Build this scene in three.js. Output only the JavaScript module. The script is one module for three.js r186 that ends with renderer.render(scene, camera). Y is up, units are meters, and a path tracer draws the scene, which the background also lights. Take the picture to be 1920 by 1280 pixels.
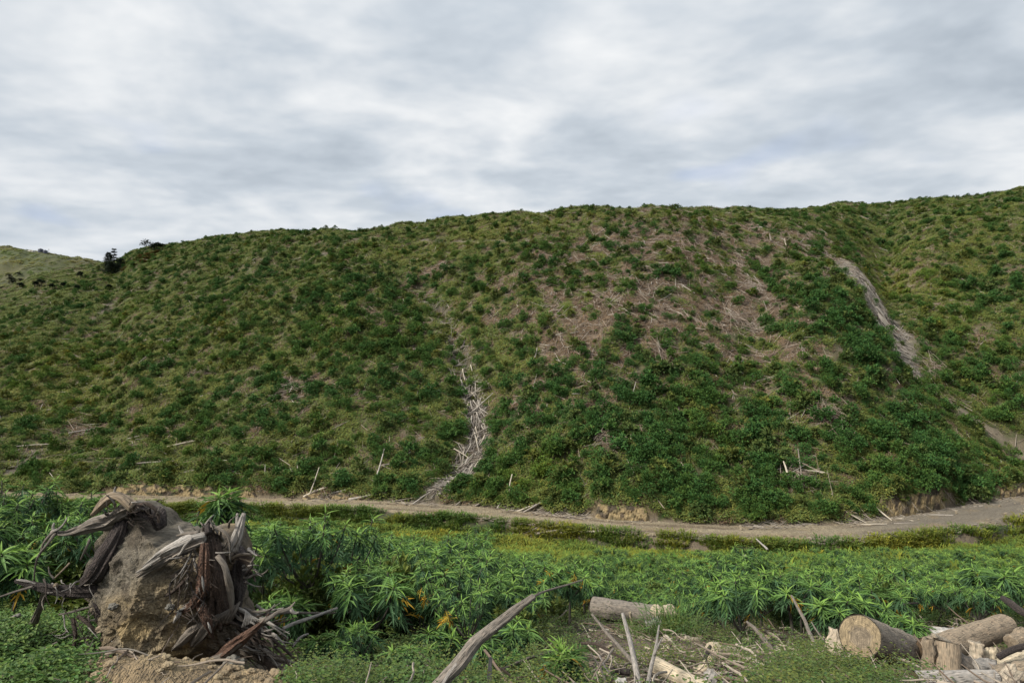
import * as THREE from 'three';
import { createNoise2D, createNoise3D } from 'simplex-noise';
import { mergeGeometries } from 'three/addons/utils/BufferGeometryUtils.js';

// ---------------------------------------------------------------- camera, sky, sun, exposure
const scene = new THREE.Scene();
const camera = new THREE.PerspectiveCamera(53.13, 1.5, 0.1, 9000);
camera.position.set(0, 0, 0);            // the eye is the origin: the ground under it lies 1.65 m lower
camera.lookAt(0, 0, -10);
scene.add(camera);
const renderer = new THREE.WebGLRenderer({ antialias: true });
renderer.toneMapping = THREE.LinearToneMapping;
renderer.toneMappingExposure = 1.5;
renderer.shadowMap.enabled = true;

const rngOf = (s) => () => { s = (s + 0x6d2b79f5) | 0; let t = Math.imul(s ^ (s >>> 15), 1 | s); t = (t + Math.imul(t ^ (t >>> 7), 61 | t)) ^ t; return ((t ^ (t >>> 14)) >>> 0) / 4294967296; };
const rng = rngOf(11);
const n2 = createNoise2D(rngOf(5)), n3 = createNoise3D(rngOf(6)), n2b = createNoise2D(rngOf(77));
const rr = (a, b, r = rng) => a + (b - a) * r();
const clamp = (x, a = 0, b = 1) => Math.min(b, Math.max(a, x));
const sm = (a, b, x) => { const t = clamp((x - a) / (b - a)); return t * t * (3 - 2 * t); };
const mix = (a, b, t) => a + (b - a) * t;
const mix3 = (a, b, t) => [mix(a[0], b[0], t), mix(a[1], b[1], t), mix(a[2], b[2], t)];
const fbm = (x, y, o = 4, f = n2) => { let s = 0, a = 0.5, w = 0; for (let i = 0; i < o; i++) { s += a * f(x, y); w += a; x = x * 2.03 + 17.1; y = y * 2.03 - 9.7; a *= 0.5; } return s / w; };
const fbm3 = (x, y, z, o = 4) => { let s = 0, a = 0.5, w = 0; for (let i = 0; i < o; i++) { s += a * n3(x, y, z); w += a; x = x * 2.03 + 7.1; y = y * 2.03 - 3.3; z = z * 2.03 + 1.7; a *= 0.5; } return s / w; };

const SUN = new THREE.Vector3(-0.66, 0.66, 0.36).normalize();
{
  const W = 4096, Hh = 2048, data = new Float32Array(W * Hh * 4);
  for (let j = 0; j < Hh; j++) {
    const el = ((j + 0.5) / Hh - 0.5) * Math.PI, y = Math.sin(el), c = Math.cos(el);
    for (let i = 0; i < W; i++) {
      const k = (j * W + i) * 4;
      if (y < -0.06) { data[k] = 0.1; data[k + 1] = 0.1; data[k + 2] = 0.09; data[k + 3] = 1; continue; }
      const az = ((i + 0.5) / W - 0.5) * 2 * Math.PI, dx = c * Math.cos(az), dz = c * Math.sin(az);
      const h = Math.max(y, 0), q = 1 / (h + 0.15), px = dx * q, pz = dz * q;
      // broken stratocumulus: soft rolls with ragged edges, drawn out sideways by the low view
      const wx = fbm(px * 0.7 + 3, pz * 0.9, 2), wz = fbm(px * 0.7 - 8, pz * 0.9 + 5, 2);
      const big = fbm(px * 0.50 + wx * 0.2, pz * 0.75 + 4.2 + wz * 0.15, 3);
      const roll = fbm(px * 1.45 + 9 + wx * 0.2, pz * 1.6 - wz * 0.2, 5), rag = 1 - 2 * Math.abs(fbm(px * 1.7 - 4, pz * 2.4, 4));
      const fine = fbm(px * 5.5 - 3, pz * 7.5, 4);
      let t = 0.56 + 0.22 * big + 0.38 * roll + 0.06 * (rag - 0.45) + 0.07 * fine;
      const toSun = dx * SUN.x + y * SUN.y + dz * SUN.z;
      t += 0.10 * sm(0.1, 0.95, toSun) + 0.26 * sm(0.05, -0.6, dx) * sm(0.15, 0.45, h);
      t = mix(t, 0.58 + 0.20 * roll + 0.08 * fine, sm(0.30, 0.05, h) * 0.6);
      t = clamp(t, 0, 1.2);
      let col = t < 0.5 ? mix3([0.33, 0.385, 0.45], [0.55, 0.605, 0.665], t / 0.5) : mix3([0.55, 0.605, 0.665], [0.95, 0.95, 0.945], (t - 0.5) / 0.6);
      const thin = sm(0.30, 0.75, fbm(px * 0.8 - 5.3, pz * 0.8 + 1.2, 3) + 0.6 * sm(0.42, 0.9, dx) * sm(0.2, 0.6, h) - 0.05);
      col = mix3(col, [0.40, 0.50, 0.72], thin * 0.42);                // thin places let the blue through
      const up = 0.72 * (1 + 0.5 * sm(0.35, 1, h));
      data[k] = col[0] * up; data[k + 1] = col[1] * up; data[k + 2] = col[2] * up; data[k + 3] = 1;
    }
  }
  const sky = new THREE.DataTexture(data, W, Hh, THREE.RGBAFormat, THREE.FloatType);
  sky.mapping = THREE.EquirectangularReflectionMapping; sky.magFilter = THREE.LinearFilter; sky.minFilter = THREE.LinearFilter; sky.needsUpdate = true;
  scene.background = sky; scene.environment = sky; scene.environmentIntensity = 1; scene.backgroundIntensity = 1;
}
const sun = new THREE.DirectionalLight(new THREE.Color().setRGB(1, 0.94, 0.84), 3.8);
sun.position.copy(SUN).multiplyScalar(300); sun.target.position.set(0, -10, -80); scene.add(sun, sun.target);
sun.position.add(sun.target.position);
sun.castShadow = true; sun.shadow.radius = 24; sun.shadow.mapSize.set(4096, 4096);
Object.assign(sun.shadow.camera, { left: -160, right: 160, top: 120, bottom: -120, near: 10, far: 700 });


// ---------------------------------------------------------------- helpers
const taken = new Map();
function numbered(name) { const n = taken.get(name) ?? 0; taken.set(name, n + 1); return n ? name + '_' + String(n).padStart(3, '0') : name; }
function shade(o) { o.traverse((c) => { if (c.isMesh) { c.castShadow = true; c.receiveShadow = true; } }); return o; }
function add(o, name, label, category, group, kind) {
  o.name = numbered(name); if (label) o.userData.label = label; if (category) o.userData.category = category;
  if (group) o.userData.group = group; if (kind) o.userData.kind = kind;
  scene.add(shade(o)); return o;
}
function part(parent, name, geo, mat, kind, label) { const m = new THREE.Mesh(geo, mat); m.name = name; if (kind) m.userData.kind = kind; if (label) m.userData.label = label; m.castShadow = m.receiveShadow = true; parent.add(m); return m; }
const C = (r, g, b) => new THREE.Color().setRGB(r, g, b);
const V = (x, y, z) => new THREE.Vector3(x, y, z);
const F = 1280;                                                     // the survey's scale: one metre at 1280 m is one unit
const P = (px, py, d) => V((px - 960) / F * d, (640 - py) / F * d, -d);

// ---------------------------------------------------------------- textures
function tex(n, fn, srgb = true) {
  const data = new Uint8Array(n * n * 4);
  for (let j = 0; j < n; j++) for (let i = 0; i < n; i++) {
    const c = fn(i / n, j / n), k = (j * n + i) * 4;
    for (let q = 0; q < 3; q++) data[k + q] = clamp(c[q]) * 255; data[k + 3] = 255;
  }
  const t = new THREE.DataTexture(data, n, n); t.wrapS = t.wrapT = THREE.RepeatWrapping; t.magFilter = THREE.LinearFilter; t.minFilter = THREE.LinearMipmapLinearFilter; t.generateMipmaps = true;
  if (srgb) t.colorSpace = THREE.SRGBColorSpace; t.needsUpdate = true; return t;
}
// tiling noise: a torus walked through 3D noise pairs
const tile = (u, v, fu, fv, s = 0) => { const a = u * 2 * Math.PI, b = v * 2 * Math.PI; return 0.5 * (n3(Math.cos(a) * fu + s, Math.sin(a) * fu, Math.cos(b) * fv + s) + n3(Math.cos(a) * fu - s, Math.sin(a) * fu + 3, Math.sin(b) * fv + 9 + s)); };
const grey = (v) => [v, v, v];
const soilTex = tex(512, (u, v) => { const a = tile(u, v, 2, 2), b = tile(u, v, 9, 9, 4), c = tile(u, v, 26, 26, 8); return grey(0.74 + 0.13 * a + 0.16 * b + 0.16 * c); });
const soilBump = tex(512, (u, v) => { const b = tile(u, v, 7, 7, 4), c = tile(u, v, 22, 22, 8), e = tile(u, v, 45, 45, 2); return grey(0.5 + 0.25 * b + 0.22 * c + 0.12 * e); }, false);
// weathered wood, grain along v
const woodTex = tex(512, (u, v) => { const g = tile(u, v, 22, 1.2, 3), f = tile(u, v, 55, 2.5, 6), blot = tile(u, v, 2, 2, 12), crack = sm(0.42, 0.62, tile(u, v, 16, 0.8, 21)); const t = 0.78 + 0.14 * g + 0.12 * f + 0.12 * blot - 0.42 * crack; return [t, t * (0.985 - 0.02 * blot), t * (0.96 - 0.03 * blot)]; });
const woodBump = tex(512, (u, v) => { const g = tile(u, v, 22, 1.2, 3), f = tile(u, v, 55, 2.5, 6), crack = sm(0.42, 0.62, tile(u, v, 16, 0.8, 21)); return grey(0.6 + 0.22 * g + 0.12 * f - 0.5 * crack); }, false);
const barkTex = tex(512, (u, v) => { const a = tile(u, v, 5, 3, 5), b = tile(u, v, 14, 7, 9), c = tile(u, v, 34, 22, 1); const t = 0.66 + 0.2 * a + 0.2 * b + 0.14 * c; return [t, t * 0.96, t * 0.94]; });
const barkBump = tex(512, (u, v) => { const a = Math.abs(tile(u, v, 7, 4, 5)), b = tile(u, v, 18, 9, 9), c = tile(u, v, 40, 26, 1); return grey(0.25 + 0.9 * a + 0.2 * b + 0.12 * c); }, false);
const ringTex = tex(512, (u, v) => {
  const x = u - 0.47, y = v - 0.52, r = Math.hypot(x, y) + 0.014 * n2(x * 6, y * 6), a = Math.atan2(y, x), edge = Math.hypot(u - 0.5, v - 0.5) + 0.008 * n2b(a * 9, 3);
  const ring = 0.5 + 0.5 * Math.sin(r * 2 * Math.PI * 26 + 3 * n2(r * 9, 1)), heart = sm(0.30, 0.20, r + 0.04 * n2(x * 9, y * 9 + 4));
  const saw = n2(u * 2, v * 70) + 0.7 * n2(u * 3 + v * 1.5, v * 18), stain = n2(u * 5 + 9, v * 5) + 0.6 * n2(u * 14, v * 14);
  const check = sm(0.80, 0.93, n2b(a * 4.2, r * 2.0)) * sm(0.03, 0.16, r) + sm(0.86, 0.97, n2(a * 9 + 5, r * 3)) * sm(0.2, 0.36, r), rim = sm(0.452, 0.466, edge);
  const t = (0.60 + 0.12 * (ring - 0.5) + 0.07 * saw + 0.07 * stain - 0.32 * clamp(check)) * (1 - 0.6 * rim);
  return mix3([t * 1.0, t * 0.90, t * 0.73], [t * 0.84, t * 0.77, t * 0.68], heart * 0.8);
});
const ringBump = tex(256, (u, v) => grey(0.5 + 0.3 * n2(u * 3, v * 60) + 0.2 * n2(u * 40, v * 40)), false);

const std = (o) => new THREE.MeshStandardMaterial({ roughness: 0.9, metalness: 0, ...o });
const leafMat = (o) => new THREE.MeshPhysicalMaterial({ roughness: 0.62, metalness: 0, side: THREE.DoubleSide, transmission: 0.3, thickness: 0, ior: 1.4, specularIntensity: 0.5, ...o });
const M = {
  ground: std({ vertexColors: true, map: soilTex, bumpMap: soilBump, bumpScale: 0.05, roughness: 1 }),
  clay: std({ vertexColors: true, map: soilTex, bumpMap: soilBump, bumpScale: 0.06, roughness: 1 }),
  earth: std({ vertexColors: true, map: soilTex, bumpMap: soilBump, bumpScale: 0.035, roughness: 1 }),
  silver: std({ color: C(0.50, 0.475, 0.45), map: woodTex, bumpMap: woodBump, bumpScale: 0.012 }),
  greyWood: std({ color: C(0.31, 0.275, 0.24), map: woodTex, bumpMap: woodBump, bumpScale: 0.012 }),
  oldLog: std({ color: C(0.40, 0.345, 0.28), map: woodTex, bumpMap: woodBump, bumpScale: 0.014 }),
  dark: std({ color: C(0.10, 0.082, 0.075), map: barkTex, bumpMap: barkBump, bumpScale: 0.014 }),
  brown: std({ color: C(0.19, 0.145, 0.115), map: barkTex, bumpMap: barkBump, bumpScale: 0.012 }),
  red: std({ color: C(0.23, 0.135, 0.09), map: barkTex, bumpMap: barkBump, bumpScale: 0.014 }),
  pale: std({ color: C(0.60, 0.52, 0.41), map: woodTex, bumpMap: woodBump, bumpScale: 0.008 }),
  cream: std({ color: C(0.70, 0.61, 0.46), map: woodTex, bumpMap: woodBump, bumpScale: 0.008 }),
  tan: std({ color: C(0.42, 0.34, 0.25), map: woodTex, bumpMap: woodBump, bumpScale: 0.010 }),
  bleached: std({ color: C(0.66, 0.645, 0.62), map: woodTex, bumpMap: woodBump, bumpScale: 0.008 }),
  slash: std({ color: C(1, 1, 1), map: woodTex }),
  face: std({ color: C(0.62, 0.60, 0.56), map: ringTex, bumpMap: ringBump, bumpScale: 0.004 }),
  darkFace: std({ color: C(0.24, 0.2, 0.17), map: ringTex, bumpMap: ringBump, bumpScale: 0.004 }),
  stone: std({ color: C(0.36, 0.34, 0.29), map: soilTex, bumpMap: soilBump, bumpScale: 0.01 }),
  leaf: leafMat({ vertexColors: true }),
  scrub: leafMat({ vertexColors: true, transmission: 0.14, roughness: 0.75, specularIntensity: 0.3 }),
  stem: std({ color: C(0.045, 0.04, 0.032), roughness: 0.7 }),
};

// ---------------------------------------------------------------- the lie of the land (x across, d away from the eye, height y)
const lerpTab = (t, x) => { if (x <= t[0][0]) return t[0][1]; for (let i = 1; i < t.length; i++) if (x <= t[i][0]) { const a = t[i - 1], b = t[i]; return mix(a[1], b[1], (x - a[0]) / (b[0] - a[0])); } return t[t.length - 1][1]; };
function pchip(xs, ys) {
  const n = xs.length, m = new Array(n).fill(0), dl = [];
  for (let i = 0; i < n - 1; i++) dl.push((ys[i + 1] - ys[i]) / Math.max(1e-6, xs[i + 1] - xs[i]));
  m[0] = dl[0]; m[n - 1] = dl[n - 2];
  for (let i = 1; i < n - 1; i++) m[i] = dl[i - 1] * dl[i] <= 0 ? 0 : 2 / (1 / dl[i - 1] + 1 / dl[i]);
  return (x) => {
    if (x <= xs[0]) return ys[0]; if (x >= xs[n - 1]) return ys[n - 1];
    let i = 0; while (x > xs[i + 1]) i++;
    const h = xs[i + 1] - xs[i], t = (x - xs[i]) / h, t2 = t * t, t3 = t2 * t;
    return (2 * t3 - 3 * t2 + 1) * ys[i] + (t3 - 2 * t2 + t) * h * m[i] + (-2 * t3 + 3 * t2) * ys[i + 1] + (t3 - t2) * h * m[i + 1];
  };
}
const ROAD_Y = -14.8;
const roadTab = [[-900, 72], [-200, 66], [0, 65.3], [230, 63.8], [480, 62.5], [640, 61.7], [900, 58.8], [1000, 57], [1100, 55.4], [1250, 53.7], [1400, 52.5], [1550, 52.6], [1700, 54.9], [1850, 58.6], [1920, 60.8], [2050, 65], [2800, 76]];
const roadF = pchip(roadTab.map((a) => a[0]), roadTab.map((a) => a[1]));
const halfF = (px) => lerpTab([[0, 1.8], [900, 2.0], [1100, 1.8], [1450, 2.1], [1650, 2.8], [1850, 4.4], [1920, 4.6], [2200, 3]], px);
const near = pchip([-60, -8, 0, 2, 3.5, 5, 7, 9, 12, 20, 30, 40, 47], [-0.2, -1.45, -1.65, -1.85, -2.1, -2.55, -3.25, -3.85, -4.9, -7.3, -10.1, -13.0, -15.2]);
const crestTab = [[-900, 640, 150], [-300, 600, 158], [0, 545, 166], [34, 533, 168], [69, 514, 172], [96, 511, 174], [155, 503, 178], [194, 497, 180], [222, 491, 180], [240, 481, 178], [258, 473, 176], [309, 467, 172], [400, 451, 165], [480, 441, 158], [560, 436, 152], [660, 434, 145], [760, 427, 140], [850, 413, 137], [960, 405, 133], [1100, 394, 129], [1200, 389, 128], [1300, 392, 131], [1420, 396, 139]];
const farTab = [[-900, 500], [-300, 472], [0, 466], [35, 466], [75, 472], [140, 484], [190, 493], [260, 508], [400, 540], [700, 600], [2800, 620]];
const TT = [0, 0.135, 0.304, 0.473, 0.642, 0.74, 0.86, 1], FF = [0, 0.056, 0.155, 0.268, 0.394, 0.485, 0.64, 1];
const cols = [];
for (const [px, py, dc] of crestTab) {
  const d0 = roadF(px) + halfF(px), y0 = ROAD_Y, p0 = 640 - F * y0 / d0, row = [];
  TT.forEach((t, i) => { const d = mix(d0, dc, FF[i]), q = mix(p0, py, t); row.push([d, (640 - q) / F * d]); });
  row[0][1] = y0; cols.push([px, row]);
}
for (const [px, ...pts] of [
  [1500, [985, 55.5], [905, 59.5], [805, 66], [705, 74], [600, 84], [540, 93], [470, 110], [395, 148]],
  [1600, [975, 56.5], [905, 60], [810, 66], [715, 73.5], [620, 82], [545, 92], [490, 116], [388, 158]],
  [1660, [962, 57.5], [900, 60.5], [820, 66], [745, 72], [668, 78.5], [636, 88], [540, 114], [386, 162]],
  [1700, [955, 58], [900, 61], [840, 65], [785, 70], [728, 75], [690, 86], [560, 106], [385, 158]],
  [1760, [945, 59.5], [905, 61.5], [860, 64.5], [822, 69], [783, 74], [740, 83], [560, 103], [380, 150]],
  [1840, [930, 62], [905, 63.5], [870, 66], [858, 69], [838, 72.5], [796, 79.5], [570, 100], [372, 144]],
  [1920, [915, 64.5], [905, 65.5], [895, 66.8], [893, 69], [890, 71], [856, 77], [570, 98], [361, 138]],
  [2050, [905, 67.5], [900, 69], [897, 70], [894, 71], [890, 73], [880, 78], [570, 98], [350, 134]],
  [2800, [905, 80], [900, 82], [897, 84], [894, 86], [890, 88], [880, 92], [600, 110], [420, 150]],
]) {
  const d0 = roadF(px) + halfF(px), row = pts.map(([q, d]) => [Math.max(d, d0), (640 - q) / F * d]);
  if (px >= 1600) [2.4, 4.6, 6.8, 9].forEach((m, i) => { const q = pts[i + 1][0], dd = Math.max(row[i + 1][0], d0 + m); row[i + 1] = [dd, (640 - q) / F * dd]; });
  row[0] = [d0, ROAD_Y]; for (let i = 1; i < 8; i++) row[i][0] = Math.max(row[i][0], row[i - 1][0] + 0.8);
  cols.push([px, row]);
}
for (const [px, row] of cols) {
  const [dc, yc] = row[7], fd = 340, fy = (640 - lerpTab(farTab, px)) / F * fd;
  row.push([dc + 10, yc + 0.2], [dc + 30, yc - 5], [dc + 75, Math.min(yc - 10, fy - 12)], [fd, fy], [fd + 110, fy - 14], [1200, -20], [6000, -120]);
}
const NU = 520, PX0 = -900, PX1 = 2800, colFn = [];
for (let i = 0; i <= NU; i++) {
  const px = mix(PX0, PX1, i / NU); let k = 0; while (k < cols.length - 2 && px > cols[k + 1][0]) k++;
  const A = cols[Math.max(0, k - 1)], B = cols[k], Cc = cols[k + 1], D = cols[Math.min(cols.length - 1, k + 2)], h = Cc[0] - B[0], t = clamp((px - B[0]) / h);
  const cr = (a, b, c, e) => { const m0 = (c - a) / Math.max(1, Cc[0] - A[0]) * h, m1 = (e - b) / Math.max(1, D[0] - B[0]) * h, t2 = t * t, t3 = t2 * t; return (2 * t3 - 3 * t2 + 1) * b + (t3 - 2 * t2 + t) * m0 + (-2 * t3 + 3 * t2) * c + (t3 - t2) * m1; };
  const xs = [], ys = [];
  for (let q = 0; q < B[1].length; q++) { xs.push(cr(A[1][q][0], B[1][q][0], Cc[1][q][0], D[1][q][0])); ys.push(cr(A[1][q][1], B[1][q][1], Cc[1][q][1], D[1][q][1])); if (q) xs[q] = Math.max(xs[q], xs[q - 1] + 0.3); }
  colFn.push(pchip(xs, ys));
}
const banks = [[195, 500, 0.95], [560, 690, 0.55], [1110, 1225, 1.0], [1655, 1780, 1.5], [1872, 1935, 1.0]];
const bankAt = (px) => { let h = 0.25; for (const [a, b, v] of banks) h = Math.max(h, v * sm(a - 25, a + 10, px) * sm(b + 25, b - 10, px)); return h; };
const gully = [];                                                    // the log chute down the middle, filled in below as [x, d, width]
function gullyDrop(x, d) {
  let best = 1e9, w = 1;
  for (let i = 1; i < gully.length; i++) {
    const [ax, ad, aw] = gully[i - 1], [bx, bd, bw] = gully[i], vx = bx - ax, vd = bd - ad, t = clamp(((x - ax) * vx + (d - ad) * vd) / (vx * vx + vd * vd));
    const q = Math.hypot(x - ax - vx * t, d - ad - vd * t); if (q < best) { best = q; w = mix(aw, bw, t); }
  }
  return [best, w];
}
function hillY(x, d) {
  const u = clamp((960 + F * x / d - PX0) / (PX1 - PX0), 0, 0.99999) * NU, i = Math.floor(u);
  return mix(colFn[i](d), colFn[i + 1](d), u - i);
}
function H(x, d) {
  const pxx = 960 + F * x / Math.max(d, 8), dr = roadF(pxx), hw = halfF(pxx), e0 = dr - hw, e1 = dr + hw;
  if (d < e0) {
    let y;
    if (d < 40) y = near(d); else { const t = (d - 40) / (e0 - 2.2 - 40); y = t < 1 ? mix(-13, -15.75, sm(-0.6, 1, t) * 1.0 - sm(-0.6, 1, 0) * (1 - t)) : mix(-15.75, ROAD_Y, sm(0, 2.2, d - e0 + 2.2)); }
    const amp = sm(6, 14, d) * sm(0, 3, e0 - d);
    y += amp * (0.30 * n2(x * 0.16, d * 0.16) + 0.10 * n2(x * 0.6 + 5, d * 0.6));
    y += 0.42 * sm(-0.54, -0.65, x / Math.max(d, 3)) * sm(6, 9, d) * sm(26, 14, d);        // the slope is higher at the left
    if (d < 14) {
      y += 0.03 * n2(x * 2.3, d * 2.3) + 0.06 * n2(x * 0.9 + 3, d * 0.9) * sm(3, 5, d);
      y += 0.36 * Math.exp(-(((x + 2.1) / 0.95) ** 2) - ((d - 4.1) / 0.5) ** 2);         // yellow spoil heap before the stump
      y += 0.30 * sm(-3.0, -4.2, x) * sm(9, 6, d);
    }
    return y;
  }
  if (d <= e1) return ROAD_Y;
  let y = hillY(x, d);
  const q = d - e1, bh = bankAt(pxx);
  y += bh * sm(0, 0.7, q) * sm(9, 1, q);
  const a = sm(1, 8, q) * (d > 230 ? 1.6 : 1);
  y += a * (0.75 * n2(x * 0.055, d * 0.04 + 8) + 0.35 * n2(x * 0.17, d * 0.12) + 0.12 * n2(x * 0.5, d * 0.4));
  if (gully.length) { const [g, w] = gullyDrop(x, d); y -= (0.9 * Math.exp(-((g / (w * 1.1)) ** 2)) + 1.4 * Math.exp(-((g / 9) ** 2))) * sm(0, 6, q); }
  return y;
}
// where the line of sight through a survey mark meets the land
function hit(px, py, from = 3) {
  const u = (px - 960) / F, r = (640 - py) / F; let d = from, prev = from;
  while (d < 600) { if (H(u * d, d) >= r * d) { let a = prev, b = d; for (let i = 0; i < 24; i++) { const m = (a + b) / 2; if (H(u * m, m) >= r * m) b = m; else a = m; } return [u * b, b]; } prev = d; d *= 1.004; }
  return [u * 120, 120];
}
{ const g = []; for (const [px, py, w] of [[790, 520, 1.2], [835, 575, 1.0], [858, 630, 0.9], [880, 685, 1.4], [888, 730, 1.2], [896, 775, 1.3], [884, 830, 1.9], [850, 880, 1.3], [815, 915, 1.2]]) { const [x, d] = hit(px, py, 50); g.push([x, d, w]); } gully.push(...g); }

// ---------------------------------------------------------------- what grows and lies where
function patch(px, py, rx, ry, w = 1) {
  const [x, d] = hit(px, py, 50), [, d0] = hit(px, Math.min(py + ry, 900), 50), [, d1] = hit(px, Math.max(py - ry, 400), 50);
  return { x, d, rx: rx / F * d, rd: Math.max(2, Math.abs(d1 - d0) / 2), w };
}
const sumP = (list, x, d) => { let s = 0; for (const p of list) { const q = ((x - p.x) / p.rx) ** 2 + ((d - p.d) / p.rd) ** 2; if (q < 6) s += p.w * Math.exp(-q); } return s; };
const brownP = [[1400, 600, 70, 35, 1.5], [1290, 560, 120, 40, 0.9], [1190, 545, 90, 45, 0.8], [1100, 600, 80, 40, 0.75], [1060, 640, 50, 40, 0.7], [1410, 540, 30, 22, 1.3], [1470, 660, 90, 35, 0.8], [1230, 620, 60, 30, 0.7], [1080, 700, 70, 30, 0.8], [1100, 745, 50, 22, 0.6], [1340, 480, 130, 40, 0.7], [1250, 450, 170, 26, 0.65], [1450, 440, 130, 24, 0.7], [1000, 560, 80, 40, 0.55], [1085, 470, 90, 26, 0.5], [800, 530, 40, 32, 0.8], [700, 600, 40, 16, 0.6], [550, 730, 40, 25, 0.9], [660, 705, 35, 14, 0.6], [1530, 770, 30, 25, 0.7], [1130, 820, 45, 16, 0.6], [1550, 490, 60, 22, 0.6], [770, 820, 30, 30, 0.4], [150, 800, 50, 25, 0.6], [1160, 590, 60, 70, 0.5], [330, 640, 60, 14, 0.3], [1500, 900, 22, 40, 0.8], [1380, 690, 30, 20, 0.7], [1270, 600, 230, 130, 0.30], [960, 520, 170, 60, 0.25], [1840, 640, 50, 30, 0.5], [1350, 430, 260, 30, 0.35]].map((a) => patch(...a));
const greenP = [[650, 560, 110, 80, 0.7], [720, 640, 110, 60, 0.75], [560, 500, 90, 30, 0.5], [1000, 780, 150, 90, 0.5], [1250, 780, 200, 110, 0.85], [1500, 820, 170, 90, 0.85], [1640, 700, 80, 110, 0.8], [1540, 560, 60, 60, 0.8], [1300, 690, 130, 50, 0.6], [1800, 680, 110, 70, 0.85], [1850, 520, 90, 60, 0.6], [800, 760, 60, 90, 0.5], [1000, 860, 90, 60, 0.5], [1180, 860, 200, 50, 0.8], [1750, 880, 130, 40, 0.7], [1360, 900, 160, 50, 0.8], [430, 560, 90, 20, 0.5], [380, 620, 130, 30, 0.35], [1200, 510, 70, 25, 0.6], [1060, 480, 40, 18, 0.4]].map((a) => patch(...a));
const yellowP = [[120, 700, 140, 90, 0.7], [300, 660, 150, 60, 0.35], [1700, 520, 50, 70, 0.8], [1780, 470, 80, 40, 0.5], [880, 440, 180, 25, 0.6], [1150, 410, 250, 16, 0.5], [960, 720, 50, 60, 0.4], [900, 600, 60, 50, 0.35], [250, 800, 160, 70, 0.35], [500, 640, 120, 60, 0.25], [1850, 400, 110, 24, 0.5], [1860, 870, 30, 25, 0.8], [1000, 900, 60, 20, 0.5], [1240, 890, 40, 20, 0.4]].map((a) => patch(...a));
const strip = [];
for (const [px, py, w, t] of [[1604, 503, 2.6, 0], [1628, 545, 3.4, 0], [1653, 590, 3.8, 0], [1670, 633, 2.8, 0.2], [1688, 670, 1.5, 0.6], [1702, 692, 0.9, 1], [1758, 739, 0.9, 1], [1840, 796, 0.8, 1], [1918, 854, 0.7, 1], [2040, 880, 0.7, 1]]) { const [x, d] = hit(px, py, 50); strip.push([x, d, w, t]); }
function stripAt(x, d) {                                              // [how far outside its edge in widths, how much it is wheel track]
  let best = 9, tr = 0;
  for (let i = 1; i < strip.length; i++) {
    const [ax, ad, aw, at] = strip[i - 1], [bx, bd, bw, bt] = strip[i], vx = bx - ax, vd = bd - ad, t = clamp(((x - ax) * vx + (d - ad) * vd) / (vx * vx + vd * vd));
    const q = Math.hypot(x - ax - vx * t, (d - ad - vd * t) * 0.6) / mix(aw, bw, t); if (q < best) { best = q; tr = mix(at, bt, t); }
  }
  return [best, tr];
}
const oldTracks = [[[670, 449], [610, 474], 0.9], [[215, 565], [175, 592], 1.1], [[780, 454], [950, 454], 0.6], [[60, 850], [20, 885], 1.6], [[1560, 640], [1610, 665], 0.4]].map(([a, b, w]) => [...hit(...a, 50), ...hit(...b, 50), w]);
function trackAt(x, d) { let b = 9; for (const [ax, ad, bx, bd, w] of oldTracks) { const vx = bx - ax, vd = bd - ad, t = clamp(((x - ax) * vx + (d - ad) * vd) / (vx * vx + vd * vd)); b = Math.min(b, Math.hypot(x - ax - vx * t, d - ad - vd * t) / w); } return b; }
const scars = [[933, 757, 5], [938, 787, 6], [925, 815, 5], [1790, 805, 9], [1355, 512, 4], [1455, 535, 5]].map(([px, py, r]) => { const [x, d] = hit(px, py, 50); return { x, d, rx: r / F * d, rd: r / F * d * 1.6, w: 1 }; });

function cover(x, d) {                                                // shares of bare brown litter, scrub and grass on the hill
  const a = fbm(x * 0.10, d * 0.075 + 3, 3), b = fbm(x * 0.30 + 40, d * 0.20, 3), e = n2(x * 0.75, d * 0.5 + 9), e2 = n2b(x * 0.5, d * 0.34);
  let brown = 0.12 + 0.62 * sumP(brownP, x, d) * (0.9 + 1.3 * b) + 0.22 * a + 0.45 * b + 0.3 * e, green = 0.34 + 0.42 * sumP(greenP, x, d) - 0.45 * b + 0.20 * a + 0.25 * e2, yellow = 0.30 + 0.7 * sumP(yellowP, x, d) - 0.25 * a;
  if (d > 230) { green = 0.1 + 0.3 * b; yellow = 0.8; brown = 0.1; }
  return { brown: clamp(brown, 0, 1.2), green: clamp(green - 0.30 * clamp(brown), 0, 1.2), yellow: clamp(yellow, 0, 1) };
}
const SOIL = [0.17, 0.125, 0.08], LITTER = [0.205, 0.15, 0.108], OLIVE = [0.095, 0.112, 0.036], STRAW = [0.185, 0.175, 0.066], CLAY = [0.40, 0.30, 0.165], GREYD = [0.21, 0.19, 0.16], MOSS = [0.045, 0.075, 0.02];
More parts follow.
